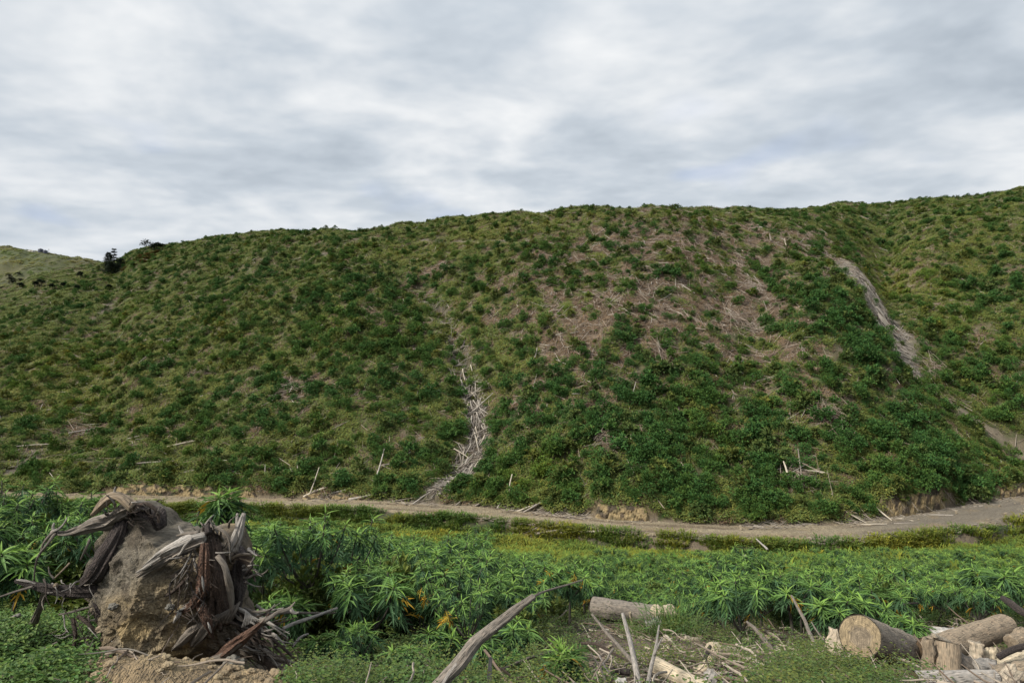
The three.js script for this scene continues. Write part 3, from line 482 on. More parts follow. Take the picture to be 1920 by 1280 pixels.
// ---------------------------------------------------------------- the uprooted stump
{
  const D = 5.6, g = new THREE.Group(), base = P(330, 1245, D); g.position.copy(base);
  const S = (px, py, dd = 0) => P(px, py, D - dd).sub(base), W = (w) => w / F * D / 2;
  // root plate: earth held by the roots; outline by bearing from its middle, thickness bulging forward
  const cx = 318, cy = 1112, poly = [[172, 1102], [186, 1050], [202, 990], [222, 950], [255, 942], [285, 962], [305, 988], [335, 1002], [362, 1006], [400, 994], [438, 1002], [458, 1040], [456, 1075], [440, 1105], [446, 1140], [462, 1185], [470, 1235], [440, 1262], [330, 1270], [205, 1262], [196, 1225], [228, 1190], [226, 1155], [205, 1128]];
  const pol = poly.map(([x, y]) => [Math.atan2(cy - y, x - cx), Math.hypot(x - cx, y - cy)]).sort((a, b) => a[0] - b[0]);
  const rad = (a) => { for (let i = 0; i < pol.length; i++) { const p = pol[i], q = pol[(i + 1) % pol.length]; let b0 = p[0], b1 = q[0], x = a; if (i === pol.length - 1) { b1 += 2 * Math.PI; if (x < b0) x += 2 * Math.PI; } if (x >= b0 && x <= b1) return mix(p[1], q[1], (x - b0) / (b1 - b0)); } return 100; };
  const nu = 300, nv = 190, pos = [], col = [], uv = [], idx = [];
  for (let j = 0; j <= nv; j++) for (let i = 0; i <= nu; i++) {
    const a = (i % nu) / nu * 2 * Math.PI - Math.PI, tj = j / nv, rho = Math.max(0.004, tj < 0.72 ? tj / 0.72 : 1 - (tj - 0.72) / 0.28), front = (tj < 0.72 ? 1 : -1) * Math.sqrt(Math.max(0, 1 - rho ** 3)), R = rad(a) * 0.97;
    let px = cx + Math.cos(a) * R * rho, py = cy - Math.sin(a) * R * rho;
    const arris = 345 - (py - 1000) * 0.30, c0 = S(px, py), fold = 0.36 - (px < arris ? 0.0021 : 0.0019) * Math.abs(px - arris) - 0.0006 * Math.max(0, 1090 - py);
    let dz = front > 0 ? 0.05 + fold + 0.14 * Math.min(1, 2.2 * (1 - rho)) : 0.45 * -Math.sqrt(-front);
    if (py > 1185 && front > 0) dz -= 0.20 * sm(1180, 1215, py) * sm(250, 290, px) * sm(420, 380, px);        // hollow under the plate
    const nx = c0.x * 3, ny = c0.y * 3, nz = dz * 3, lump = fbm3(nx, ny, nz, 4), clod = Math.abs(fbm3(nx * 3.1, ny * 3.1, nz * 3.1, 3)), ridge3 = 1 - 2.5 * Math.abs(fbm3(nx * 0.9 + 5, ny * 0.9, nz * 0.9, 3));
    const push = 0.04 * lump + 0.022 * Math.max(-0.6, ridge3) + 0.016 * clod + 0.004 * n3(nx * 9, ny * 9, nz * 9);
    pos.push(c0.x + Math.cos(a) * push * (1 - Math.abs(front) * 0.5), c0.y + Math.sin(a) * push * (1 - Math.abs(front) * 0.5), c0.z + dz + push * (front > 0 ? 1.1 : -0.5));
    const line = 1012 + (380 - px) * 0.62, yel = sm(line - 14, line + 26, py + 30 * lump) * sm(1240, 1200, py) * sm(215, 250, px);
    let c = mix3([0.34, 0.295, 0.225], [0.58, 0.43, 0.22], yel * (0.55 + 0.45 * sm(-0.2, 0.4, n3(nx * 1.2, ny * 1.2, 7)))); c = mix3(c, [0.28, 0.235, 0.165], sm(0.1, 0.5, n3(nx * 2.2, ny * 2.2, nz + 4)) * 0.6); c = mix3(c, [0.13, 0.10, 0.07], sm(0.1, 0.55, n3(nx * 1.5 + 7, ny * 1.5, nz)) * 0.6);
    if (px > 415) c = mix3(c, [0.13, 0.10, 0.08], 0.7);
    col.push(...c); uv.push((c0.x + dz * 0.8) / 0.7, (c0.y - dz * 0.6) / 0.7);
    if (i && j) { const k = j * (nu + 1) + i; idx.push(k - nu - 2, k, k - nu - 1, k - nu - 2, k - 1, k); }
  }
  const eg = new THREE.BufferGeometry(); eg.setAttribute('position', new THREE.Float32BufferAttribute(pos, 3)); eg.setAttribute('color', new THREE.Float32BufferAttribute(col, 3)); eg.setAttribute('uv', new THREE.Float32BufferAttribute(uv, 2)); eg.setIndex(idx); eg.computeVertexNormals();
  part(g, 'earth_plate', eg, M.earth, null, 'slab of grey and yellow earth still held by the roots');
  // roots: [material, [px, py, forward]..., [widths], label]
  let sd = 0;
  const root = (mat, pts, ws, name = 'root', opt = {}) => { sd += 3.7; return part(g, name, limb(pts.map((p) => S(...p)), ws.map(W), { groove: Math.max(...ws) > 12 ? 0.3 : 0, sides: Math.max(...ws) > 14 ? 34 : Math.max(...ws) > 7 ? 10 : 7, rough: 0.24, seed: sd, seg: 0.025, wav: 0.5, ...opt }), mat); };
  root(M.greyWood, [[262, 950, 0.2], [235, 958, 0.22], [205, 975, 0.2], [165, 988, 0.24], [130, 1000, 0.25], [98, 998, 0.22]], [30, 44, 40, 30, 18, 8], 'root', { flat: 0.6, rough: 0.34 });
  root(M.tan, [[250, 950, 0.3], [215, 930, 0.3], [190, 945, 0.3], [172, 965, 0.28]], [20, 15, 14, 8]);
  root(M.silver, [[215, 928, 0.3], [214, 920, 0.3], [216, 912, 0.3]], [7, 5, 2]);
  root(M.dark, [[240, 948, 0.12], [262, 955, 0.15], [290, 972, 0.2], [300, 992, 0.2]], [20, 26, 30, 18], 'root', { rough: 0.5, flat: 0.7 });
  root(M.brown, [[252, 950, 0.3], [275, 945, 0.3], [295, 962, 0.3], [297, 980, 0.3]], [8, 7, 6, 4]);
  root(M.silver, [[98, 998, 0.24], [112, 990, 0.3], [120, 980, 0.32], [125, 970, 0.3]], [7, 5, 4, 2]); root(M.silver, [[100, 995, 0.24], [99, 986, 0.24], [101, 980, 0.24]], [6, 5, 3]);
  root(M.greyWood, [[100, 996, 0.26], [85, 1012, 0.3], [78, 1025, 0.3], [76, 1035, 0.3]], [6, 5, 4, 3]); root(M.greyWood, [[102, 1000, 0.26], [88, 1020, 0.34], [74, 1038, 0.34], [66, 1056, 0.32], [62, 1090, 0.3]], [7, 5, 4, 3, 2]);
  root(M.dark, [[228, 965, 0.18], [222, 992, 0.26], [206, 1030, 0.32], [188, 1066, 0.34], [160, 1092, 0.3]], [20, 28, 34, 36, 24], 'root', { rough: 0.2, wav: 0.3 });
  root(M.dark, [[28, 1089, 0.35], [52, 1094, 0.36], [90, 1103, 0.36], [130, 1107, 0.34], [180, 1108, 0.3], [232, 1104, 0.2]], [6, 13, 19, 22, 23, 20]);
  root(M.silver, [[30, 1087, 0.37], [46, 1089, 0.38], [66, 1094, 0.38]], [2, 5, 2]);
  part(g, 'sawn_stub', limb([S(104, 1100, 0.34), S(104, 1097, 0.405)], [W(9), W(8)], { sides: 12, rough: 0.05, seg: 0.02, wav: 0 }), M.tan, null, 'small pale sawn stub on the dark root');
  root(M.greyWood, [[60, 1100, 0.4], [30, 1108, 0.45], [0, 1118, 0.5], [-30, 1126, 0.5]], [5, 4, 3, 2]);
  root(M.greyWood, [[84, 1105, 0.34], [78, 1130, 0.3], [70, 1150, 0.26], [60, 1172, 0.2]], [9, 9, 12, 18], 'root', { flat: 0.5 });
  root(M.greyWood, [[168, 1010, 0.3], [160, 1030, 0.34], [150, 1050, 0.3]], [4, 4, 2]); root(M.tan, [[130, 1055, 0.3], [110, 1075, 0.36], [100, 1085, 0.36]], [4, 3, 3]); root(M.greyWood, [[100, 1085, 0.4], [92, 1075, 0.4], [90, 1062, 0.4]], [4, 3, 2]);
  root(M.silver, [[386, 1002, 0.44], [362, 1008, 0.48], [338, 1022, 0.5], [305, 1038, 0.5], [268, 1062, 0.46]], [20, 24, 22, 16, 4], 'root', { flat: 0.7, rough: 0.3 });
  root(M.silver, [[352, 1006, 0.46], [340, 998, 0.44], [334, 985, 0.42]], [8, 6, 2]); root(M.greyWood, [[372, 1000, 0.46], [350, 1000, 0.46], [330, 1004, 0.44]], [12, 8, 3]);
  root(M.greyWood, [[384, 1014, 0.46], [352, 1026, 0.5], [322, 1042, 0.52], [288, 1062, 0.5], [258, 1078, 0.46], [232, 1098, 0.4], [205, 1112, 0.32]], [20, 18, 18, 16, 14, 10, 6], 'root', { flat: 0.7, rough: 0.35 });
  root(M.silver, [[300, 1046, 0.56], [278, 1060, 0.55], [255, 1073, 0.52]], [4, 7, 3]); root(M.silver, [[360, 1008, 0.55], [346, 1022, 0.56], [338, 1036, 0.55], [326, 1046, 0.55]], [6, 5, 5, 2]);
  root(M.red, [[384, 1020, 0.5], [384, 1050, 0.55], [382, 1085, 0.56], [378, 1108, 0.56], [366, 1128, 0.52], [346, 1142, 0.48], [330, 1152, 0.46]], [14, 17, 16, 18, 18, 13, 6], 'root', { rough: 0.4 });
  root(M.red, [[372, 1132, 0.5], [382, 1150, 0.55], [390, 1168, 0.55], [395, 1184, 0.52], [400, 1198, 0.5]], [14, 15, 12, 8, 2], 'root', { rough: 0.4 });
  root(M.bleached, [[378, 1080, 0.61], [380, 1094, 0.615], [382, 1110, 0.6]], [2, 7, 2], 'root', { flat: 0.5 }); root(M.bleached, [[338, 1148, 0.52], [331, 1158, 0.52], [325, 1168, 0.5]], [8, 8, 3]); root(M.bleached, [[352, 1136, 0.5], [340, 1142, 0.5], [330, 1148, 0.48]], [6, 5, 3]); root(M.bleached, [[389, 1166, 0.59], [392, 1174, 0.6], [396, 1186, 0.57]], [2, 5, 2], 'root', { flat: 0.5 });
  root(M.silver, [[362, 1046, 0.54], [366, 1060, 0.57], [372, 1074, 0.55]], [2, 6, 2], 'root', { flat: 0.5 });
  root(M.brown, [[388, 985, 0.36], [395, 1005, 0.4], [404, 1040, 0.42], [408, 1085, 0.42], [408, 1130, 0.36], [412, 1165, 0.3]], [12, 24, 28, 30, 34, 42], 'stump_shaft', { rough: 0.3, wav: 0.3 });
  root(M.dark, [[428, 1015, 0.05], [438, 1050, 0.1], [436, 1100, 0.1], [430, 1150, 0.1]], [28, 38, 36, 40], 'stump_shaft', { rough: 0.3 });
  root(M.silver, [[436, 1032, 0.3], [444, 1010, 0.3], [450, 985, 0.28], [457, 962, 0.26]], [17, 18, 15, 7], 'root', { rough: 0.25 }); root(M.silver, [[447, 1000, 0.3], [444, 980, 0.28], [444, 962, 0.26]], [10, 7, 4]);
  for (let i = 0; i < 9; i++) { const a = -0.5 + i * 0.14; root(i % 3 ? M.brown : M.tan, [[434 + i, 1048 - i, 0.28], [450 + i * 1.5, 1040 + i * 2.2, 0.32], [462 + 16 * Math.cos(a) * (0.6 + 0.4 * rng()), 1046 + i * 3.4 + 8 * Math.sin(a), 0.36]], [9, 6, 1.5], 'splinter'); }
  root(M.silver, [[455, 1062, 0.3], [470, 1052, 0.34], [478, 1046, 0.34]], [5, 3, 1]); root(M.silver, [[456, 1068, 0.3], [472, 1066, 0.34], [484, 1070, 0.34]], [5, 3, 1]);
  root(M.greyWood, [[408, 1042, 0.52], [420, 1060, 0.54], [427, 1085, 0.54], [432, 1100, 0.5], [434, 1125, 0.46], [433, 1146, 0.44]], [9, 10, 11, 12, 10, 6]);
  root(M.greyWood, [[390, 984, 0.42], [410, 990, 0.48], [424, 1000, 0.5], [430, 1015, 0.5], [431, 1045, 0.48], [432, 1054, 0.46]], [6, 5, 5, 4, 3, 2]); root(M.silver, [[404, 1036, 0.5], [420, 1036, 0.55], [432, 1035, 0.52]], [3, 2.5, 2]);
  root(M.dark, [[392, 1000, 0.48], [390, 985, 0.44], [396, 972, 0.4]], [12, 9, 3]);
  root(M.red, [[394, 1240, 0.42], [420, 1224, 0.5], [450, 1202, 0.56], [478, 1180, 0.58], [496, 1162, 0.56], [504, 1150, 0.54]], [12, 17, 19, 16, 10, 3], 'root', { rough: 0.3 }); root(M.greyWood, [[388, 1240, 0.46], [420, 1228, 0.53], [452, 1206, 0.58]], [14, 12, 5]); root(M.greyWood, [[488, 1166, 0.56], [506, 1158, 0.55], [520, 1148, 0.52], [540, 1142, 0.5], [553, 1128, 0.48]], [10, 8, 7, 6, 2]); root(M.silver, [[544, 1142, 0.5], [552, 1150, 0.5], [560, 1148, 0.5]], [7, 6, 3]);
  for (let i = 0; i < 11; i++) { const t = i / 10; root(i % 2 ? M.silver : M.bleached, [[446 - 2 * i + 20 * t, 1140 + 3 * t, 0.36], [460 + 14 * t, 1150 + 8 * t - 2, 0.44], [466 + 20 * t - 26 * (1 - t) * 0.5, 1176 - 14 * t, 0.46]], [4, 4, 1.2], 'splinter'); }
  root(M.greyWood, [[326, 1216, 0.42], [345, 1200, 0.44], [366, 1182, 0.42], [388, 1168, 0.36]], [16, 24, 28, 30], 'root', { flat: 0.6 }); root(M.greyWood, [[362, 1206, 0.4], [376, 1185, 0.42], [392, 1165, 0.4]], [16, 22, 22]);
  for (let i = 0; i < 7; i++) root(M.greyWood, [[390 + i * 7, 1172 - i, 0.38], [405 + i * 6, 1156 - i * 2, 0.42], [425 + i * 4, 1146 - i * 3, 0.36]], [7, 7, 3], 'splinter');
  root(M.greyWood, [[206, 1182, 0.4], [210, 1200, 0.46], [216, 1216, 0.46], [224, 1234, 0.44]], [6, 9, 8, 4]); root(M.bleached, [[212, 1200, 0.5], [214, 1208, 0.5]], [7, 5]); root(M.silver, [[262, 1196, 0.42], [246, 1206, 0.48], [234, 1226, 0.5], [227, 1246, 0.5]], [9, 8, 8, 7]);
  root(M.tan, [[232, 1160, 0.45], [218, 1168, 0.46], [198, 1176, 0.46], [182, 1182, 0.44]], [12, 22, 20, 14], 'root', { flat: 0.6, rough: 0.35 });
  root(M.dark, [[240, 1166, 0.44], [236, 1180, 0.46], [232, 1204, 0.4]], [12, 14, 10]); root(M.dark, [[172, 1126, 0.34], [184, 1146, 0.36], [198, 1172, 0.34]], [12, 17, 16]);
  root(M.brown, [[292, 1124, 0.42], [312, 1116, 0.46], [330, 1104, 0.48], [352, 1082, 0.5]], [4, 6, 6, 7]); root(M.greyWood, [[322, 1086, 0.44], [330, 1072, 0.46], [340, 1066, 0.48], [346, 1056, 0.5]], [3, 4, 3, 3]); root(M.brown, [[246, 1138, 0.4], [266, 1146, 0.42], [290, 1162, 0.44], [312, 1168, 0.42]], [4, 6, 8, 4]);
  root(M.brown, [[150, 1246, 0.4], [172, 1238, 0.42], [196, 1226, 0.42], [206, 1205, 0.4]], [5, 5, 6, 4]); root(M.greyWood, [[85, 1254, 0.3], [110, 1252, 0.36], [130, 1250, 0.36]], [8, 8, 6]); root(M.brown, [[136, 1160, 0.3], [140, 1190, 0.36], [136, 1220, 0.36]], [7, 7, 6]); root(M.greyWood, [[110, 1152, 0.4], [130, 1148, 0.42], [150, 1142, 0.42], [172, 1136, 0.4]], [3, 4, 5, 3]); root(M.brown, [[145, 1155, 0.42], [162, 1168, 0.44], [180, 1186, 0.44]], [7, 6, 5]);
  root(M.greyWood, [[455, 1215, 0.3], [490, 1232, 0.36], [520, 1248, 0.4], [548, 1270, 0.42]], [16, 16, 13, 8]); root(M.greyWood, [[470, 1205, 0.24], [510, 1228, 0.28], [560, 1246, 0.3]], [8, 9, 6]); root(M.brown, [[480, 1222, 0.36], [515, 1255, 0.42], [540, 1290, 0.44]], [12, 12, 10]); root(M.brown, [[500, 1190, 0.2], [530, 1215, 0.24], [560, 1240, 0.26]], [6, 6, 4]);
  // the tangle of broken roots
  {
    const q = rngOf(17), wood = [M.silver, M.greyWood, M.greyWood, M.brown, M.dark, M.silver];
    const zones = [[42, [425, 485], [1130, 1215], 0.36, [0.05, 0.95], [35, 110], [2.5, 7]], [20, [372, 445], [985, 1030], 0.34, [-2.6, -0.5], [14, 40], [3, 8]], [16, [178, 300], [938, 975], 0.26, [-2.9, -0.4], [10, 30], [2.5, 6]], [42, [110, 265], [1130, 1245], 0.38, [0.3, 2.9], [22, 60], [2, 5.5]], [24, [325, 392], [1025, 1150], 0.5, [0.9, 2.6], [25, 70], [1.8, 4.5]], [12, [440, 470], [1030, 1100], 0.3, [-0.7, 0.8], [18, 44], [3, 7]], [12, [60, 180], [1085, 1112], 0.36, [0.6, 2.6], [15, 50], [2, 4]]];
    for (const [n, xr, yr, f, ar, lr, wr] of zones) for (let i = 0; i < n; i++) {
      const x = rr(...xr, q), y = rr(...yr, q), al = rr(...ar, q), l = rr(...lr, q), w = rr(...wr, q), bend = rr(-0.35, 0.35, q), pt = (s, k) => [x + Math.cos(al + bend * s * 2) * l * s + rr(-3, 3, q), y + Math.sin(al + bend * s * 2) * l * s + rr(-3, 3, q), f + k];
      root(wood[Math.floor(q() * 6)], [[x, y, f - 0.12], pt(0.3, rr(0, 0.08, q)), pt(0.65, rr(0.02, 0.14, q)), pt(1, rr(0, 0.16, q))], [w, w * 0.9, w * 0.65, w * 0.25], 'root', { sides: 7, seg: 0.04, wav: 1.2 });
    }
  }
  // rootlets: too many and too thin to tell apart
  const r = rngOf(91), fine = [];
  for (let i = 0; i < 150; i++) {
    const zone = r(); let px, py, f, len;
    if (zone < 0.28) { px = rr(330, 400, r); py = rr(1040, 1160, r); f = 0.56; len = 34; } else if (zone < 0.45) { px = rr(235, 300, r); py = rr(945, 985, r); f = 0.32; len = 22; } else if (zone < 0.75) { px = rr(120, 260, r); py = rr(1140, 1240, r); f = 0.42; len = 36; } else { px = rr(430, 560, r); py = rr(1170, 1260, r); f = 0.4; len = 60; }
    const a = zone > 0.75 ? rr(0.1, 1.1, r) : rr(0.2, 3.0, r), l = len * rr(0.4, 1.2, r);
    fine.push(limb([S(px, py, f), S(px + Math.cos(a) * l * 0.4 + rr(-5, 5, r), py + Math.sin(a) * l * 0.4, f + rr(0, 0.08, r)), S(px + Math.cos(a) * l + rr(-8, 8, r), py + Math.sin(a) * l + rr(-5, 5, r), f + rr(-0.05, 0.08, r))], [W(rr(1, 2.4, r)), W(0.8)], { sides: 4, rough: 0.1, seg: 0.05, seed: i, cap: false }));
  }
  part(g, 'rootlets', mergeGeometries(fine), M.brown, 'stuff');
  add(g, 'uprooted_stump', 'large uprooted stump with twisted grey roots and a slab of earth', 'stump');
}

// ---------------------------------------------------------------- the narrow-leaved shrubs of the near slope
function leafGeo(seed, lobes, len = 0.26) {
  const r = rngOf(seed), g = new Geo(), k = [1, 1, 1], w = len * (lobes ? 0.055 : 0.072), droop = 0.3 + 0.5 * r(), bendx = (r() - 0.5) * 0.3, st = [0, 0.25, 0.55, 0.8, 1], ww = [0.3, 0.95, 1, 0.6, 0], at = (s, side) => [side * w * ww[st.indexOf(s)] + bendx * len * s * s, -droop * len * s * s + Math.abs(side) * w * 0.35, len * s];
  for (let i = 0; i < 4; i++) for (const sd of [-1, 1]) { const a = at(st[i], 0), b = at(st[i + 1], 0), c = at(st[i], sd), e = at(st[i + 1], sd); g.tri(a, c, b, k); if (i < 3) g.tri(c, e, b, k); }
  for (let i = 0; i < lobes; i++) for (const sd of [-1, 1]) {
    const s = 0.2 + 0.52 * (i + 0.4 * r()) / lobes, o = [0, -droop * len * s * s, len * s], ang = 0.72 - 0.12 * i + 0.15 * r(), l = len * (0.52 - 0.12 * Math.abs(i - 0.6)) * (0.85 + 0.3 * r()), dir = [Math.sin(ang) * sd, -0.12, Math.cos(ang)];
    diamond(g, o, dir, [Math.cos(ang) * sd, 0.1, -Math.sin(ang)], l, len * 0.042, k, 0.25);
  }
  return g.build();
}
const leafShapes = [leafGeo(1, 0, 0.24), leafGeo(2, 0, 0.2), leafGeo(3, 2), leafGeo(4, 3), leafGeo(5, 2, 0.22), leafGeo(6, 3, 0.28)];
const LEAF = { young: [0.172, 0.292, 0.052], mid: [0.100, 0.192, 0.046], old: [0.052, 0.112, 0.046], yellow: [0.42, 0.27, 0.03] };
// tips and leaves of one plant: forked stems, each ending in a whorl; returns stems' geometry and a list of leaves
function plant(seed, h, tips, spread, opt = {}) {
  const r = rngOf(seed), stems = [], leaves = [], m4 = () => new THREE.Matrix4();
  const fork = h * (opt.fork ?? rr(0.25, 0.5, r)), top = [];
  const kx = rr(-0.08, 0.08, r) * h, kz = rr(-0.08, 0.08, r) * h;
  stems.push(limb([V(0, -0.12, 0), V(kx * 0.5, fork * 0.5, kz * 0.5), V(kx, fork, kz)], [0.018 + h * 0.006, 0.014 + h * 0.004], { sides: 6, seg: 0.15, rough: 0.05, seed, cap: false }));
  for (let i = 0; i < tips; i++) {
    const a = i / tips * 6.28 + rr(-0.5, 0.5, r), q = spread * (tips === 1 ? 0.1 : rr(0.45, 1, r)), e = V(Math.cos(a) * q, h * rr(0.78, 1, r) * (1 - 0.12 * q), Math.sin(a) * q), mid = V(kx, fork, kz).lerp(e, 0.5).add(V(Math.cos(a) * q * 0.12, -0.03, Math.sin(a) * q * 0.12));
    stems.push(limb([V(kx, fork - 0.04, kz), mid, e], [0.013, 0.007], { sides: 5, seg: 0.12, rough: 0.05, seed: seed + i, cap: false })); top.push([e, e.clone().sub(mid).normalize(), mid]);
  }
  for (const [e, dir, mid] of top) {
    const n = Math.round((opt.n ?? 20) * 1.1), off = r() * 6.28;
    for (let i = 0; i < n; i++) {
      const t = (i + 0.5) / n, a = off + i * 2.39996 + rr(-0.5, 0.5, r), pitch = mix(1.3, -0.55, t ** 0.85) + rr(-0.38, 0.38, r), back = t * 0.30, pos = e.clone().lerp(mid, back * rr(0.6, 1.3, r));
      const s = mix(0.5, 1.0, Math.min(1, t * 1.7)) * rr(0.65, 1.15, r) * 0.86 * (opt.leaf ?? 1), q = new THREE.Quaternion().setFromEuler(new THREE.Euler(-pitch, a, rr(-0.4, 0.4, r), 'YXZ')), lean = new THREE.Quaternion().setFromUnitVectors(V(0, 1, 0), V(dir.x * 0.5, 1, dir.z * 0.5).normalize());
      const kind = t < 0.3 ? Math.floor(r() * 2) : r() < 0.25 ? Math.floor(r() * 2) : 2 + Math.floor(r() * 4);
      const tone = r() < (opt.yellow ?? 0.008) && t > 0.6 ? 'yellow' : t < 0.34 ? 'young' : t < 0.68 ? 'mid' : 'old';
      leaves.push({ m: m4().compose(pos, lean.multiply(q), V(s, s, s)), kind, tone });
    }
    for (let i = 0; i < 7; i++) { const t = rr(0.25, 1.1, r), a = r() * 6.28, pos = e.clone().lerp(mid, t); leaves.push({ m: m4().compose(pos, new THREE.Quaternion().setFromEuler(new THREE.Euler(rr(-0.2, 0.6, r), a, rr(-0.3, 0.3, r), 'YXZ')), V(1, 1, 1).multiplyScalar(rr(0.5, 1.0, r) * (opt.leaf ?? 1))), kind: 2 + Math.floor(r() * 4), tone: r() < 0.05 ? 'yellow' : 'old' }); }
  }
  return { stem: mergeGeometries(stems), leaves };
}
function foliage(leaves, seed) {
  const r = rngOf(seed), list = leaves.map((l) => { const g = leafShapes[l.kind].clone().applyMatrix4(l.m), c = vary(LEAF[l.tone], r, 0.2), a = g.attributes.color; for (let i = 0; i < a.count; i++) a.setXYZ(i, ...c); return g; });
  return mergeGeometries(list);
}
const toneMats = Object.fromEntries(Object.entries(LEAF).map(([k, c]) => [k, [0.85, 1, 1.2].map((v) => leafMat({ color: C(c[0] * v, c[1] * v, c[2] * v) }))]));
const clearings = [];
function heroPlant(seed, at, h, tips, spread, label, opt = {}) {
  const { stem, leaves } = plant(seed, h, tips, spread, opt), g = new THREE.Group(), r = rngOf(seed + 1); g.position.copy(at);
  part(g, 'stem', stem, M.stem);
  for (const l of leaves) { const m = part(g, 'leaf', leafShapes[l.kind], toneMats[l.tone][Math.floor(r() * 3)]); l.m.decompose(m.position, m.quaternion, m.scale); }
  clearings.push([at.x, -at.z, spread * 0.9 + 0.15]);
  return add(g, 'leafy_shrub', label, 'shrub', 'narrow leaved shrubs on the near slope');
}
heroPlant(31, gy(690, 6.5), 0.92, 6, 0.36, 'branched shrub with two bright leaf whorls nearest the middle of the foreground', { leaf: 1.15 });
heroPlant(32, gy(668, 5.9), 0.42, 3, 0.14, 'low dark shrub under the branched shrub in the foreground', { leaf: 0.95 });
heroPlant(33, gy(1052, 4.85), 0.30, 3, 0.08, 'single low leaf rosette near the bottom edge beside the forked sticks', { leaf: 1.0, n: 26 });
heroPlant(34, gy(870, 6.6), 0.62, 5, 0.26, 'bright shrub just behind the thick leaning dead branch', { leaf: 1.15, n: 22 });
heroPlant(35, gy(540, 7.4), 0.72, 5, 0.3, 'shrub with drooping leaves just right of the uprooted stump', { leaf: 1.1 });
heroPlant(36, gy(420, 7.0), 1.72, 5, 0.16, 'tall single shrub rising behind the stump against the dirt road', { leaf: 1.15, n: 26, fork: 0.6 });
heroPlant(37, gy(330, 8.2), 1.45, 5, 0.26, 'shrub with upright pointed leaves between the two stump peaks', { leaf: 1.2 });
heroPlant(38, gy(12, 6.3), 0.86, 5, 0.28, 'yellow green shrub cut by the left edge of the picture', { leaf: 1.25, n: 24 });
heroPlant(39, gy(1385, 7.7), 0.72, 6, 0.34, 'wide shrub growing over the cream debarked log', { leaf: 0.95 });
heroPlant(40, gy(1560, 7.6), 0.62, 5, 0.26, 'bright shrub right behind the face of the big sawn log', { leaf: 1.05, n: 24 });
heroPlant(41, gy(1648, 7.8), 0.64, 5, 0.28, 'spreading shrub above the big sawn log', { leaf: 1.05, n: 22 });
heroPlant(42, gy(1708, 7.2), 0.38, 3, 0.14, 'small shrub in the gap between the big log and the sloping log', { leaf: 1.0 });
heroPlant(43, gy(1868, 8.6), 0.85, 6, 0.38, 'shrub behind the raised end of the sloping log', { leaf: 1.05 });
heroPlant(44, gy(1490, 8.6), 0.85, 6, 0.38, 'shrub behind the thin leaning stick beside the log', { leaf: 1.0 });
heroPlant(45, gy(780, 7.5), 0.80, 6, 0.34, 'shrub with hanging leaves behind the arched fallen stick', { leaf: 1.05 });
heroPlant(46, gy(930, 7.9), 0.86, 6, 0.34, 'shrub below the middle of the leaning dead branch', { leaf: 1.05 });

heroPlant(47, gy(612, 5.7), 0.34, 2, 0.12, 'small dark shrub seedling right of the stump base', { leaf: 0.85 });
heroPlant(48, gy(752, 5.35), 0.22, 2, 0.1, 'tiny shrub seedling under the arched pale stick', { leaf: 0.7 });
heroPlant(49, gy(822, 5.9), 0.36, 3, 0.16, 'small shrub just left of the leaning dead branch', { leaf: 0.85 });
heroPlant(50, gy(905, 5.6), 0.34, 3, 0.15, 'small shrub below the leaning branch beside the upright stake', { leaf: 0.85 });
heroPlant(51, gy(972, 5.9), 0.4, 3, 0.16, 'small shrub above the long low stick', { leaf: 0.85 });
heroPlant(52, gy(640, 5.15), 0.2, 2, 0.08, 'tiny leafy seedling beside the forked white twig', { leaf: 0.65 });

// ---------------------------------------------------------------- sawn logs and sticks in the foreground
const rest = (px, py, d, lift = 0) => P(px, py, d);
add(sawnLog(P(1613, 1192, 5.75), P(1706, 1226, 6.75), 0.170, 0.18, M.oldLog, { face: M.face, seed: 4, rough: 0.055 }), 'sawn_log', 'big round log with a tan sawn face showing growth rings', 'log', 'logs in the pile by the near slope');
add(sawnLog(P(1742, 1222, 6.3), P(1886, 1174, 6.9), 0.125, 0.118, M.tan, { seed: 8, rough: 0.05, face2: M.darkFace }), 'sawn_log', 'pale debarked log sloping up to the right in the pile', 'log', 'logs in the pile by the near slope');
add(sawnLog(P(1716, 1274, 5.0), P(1868, 1272, 5.0), 0.062, 0.06, M.silver, { seed: 12, rough: 0.08 }), 'sawn_log', 'silver grey log lying across the bottom edge under the pile', 'log', 'logs in the pile by the near slope');
add(sawnLog(P(1776, 1276, 5.45), P(1776, 1206, 5.55), 0.105, 0.098, M.tan, { seed: 15, rough: 0.03, face: M.darkFace, face2: M.face }), 'cut_block', 'upright tan wood block standing at the end of the big log', 'wood block', 'logs in the pile by the near slope');
add(sawnLog(P(1112, 1138, 10.2), P(1250, 1158, 9.7), 0.155, 0.15, M.greyWood, { seed: 18, rough: 0.05 }), 'sawn_log', 'grey weathered log lying beyond the forked sticks', 'log', 'logs in the pile by the near slope');
add(sawnLog(P(1334, 1222, 6.9), P(1440, 1236, 7.2), 0.095, 0.085, M.cream, { seed: 22, rough: 0.07, face: M.cream }), 'sawn_log', 'cream debarked log half hidden by the wide shrub', 'log', 'logs in the pile by the near slope');
add(sawnLog(P(1436, 1236, 7.25), P(1540, 1244, 7.4), 0.05, 0.045, M.cream, { seed: 25, rough: 0.1 }), 'sawn_log', 'thin cream log running on to the white split slab', 'log', 'logs in the pile by the near slope');
add(sawnLog(P(1226, 1246, 5.3), P(1340, 1300, 4.9), 0.06, 0.055, M.cream, { seed: 28, rough: 0.06 }), 'sawn_log', 'speckled pale log slanting down to the bottom edge', 'log', 'logs in the pile by the near slope');
add(sawnLog(P(1300, 1172, 9.4), P(1345, 1172, 9.7), 0.12, 0.10, M.brown, { seed: 31, rough: 0.06, face: M.tan }), 'sawn_log', 'short mossy log with a brown end below the shrubs', 'log', 'logs in the pile by the near slope');
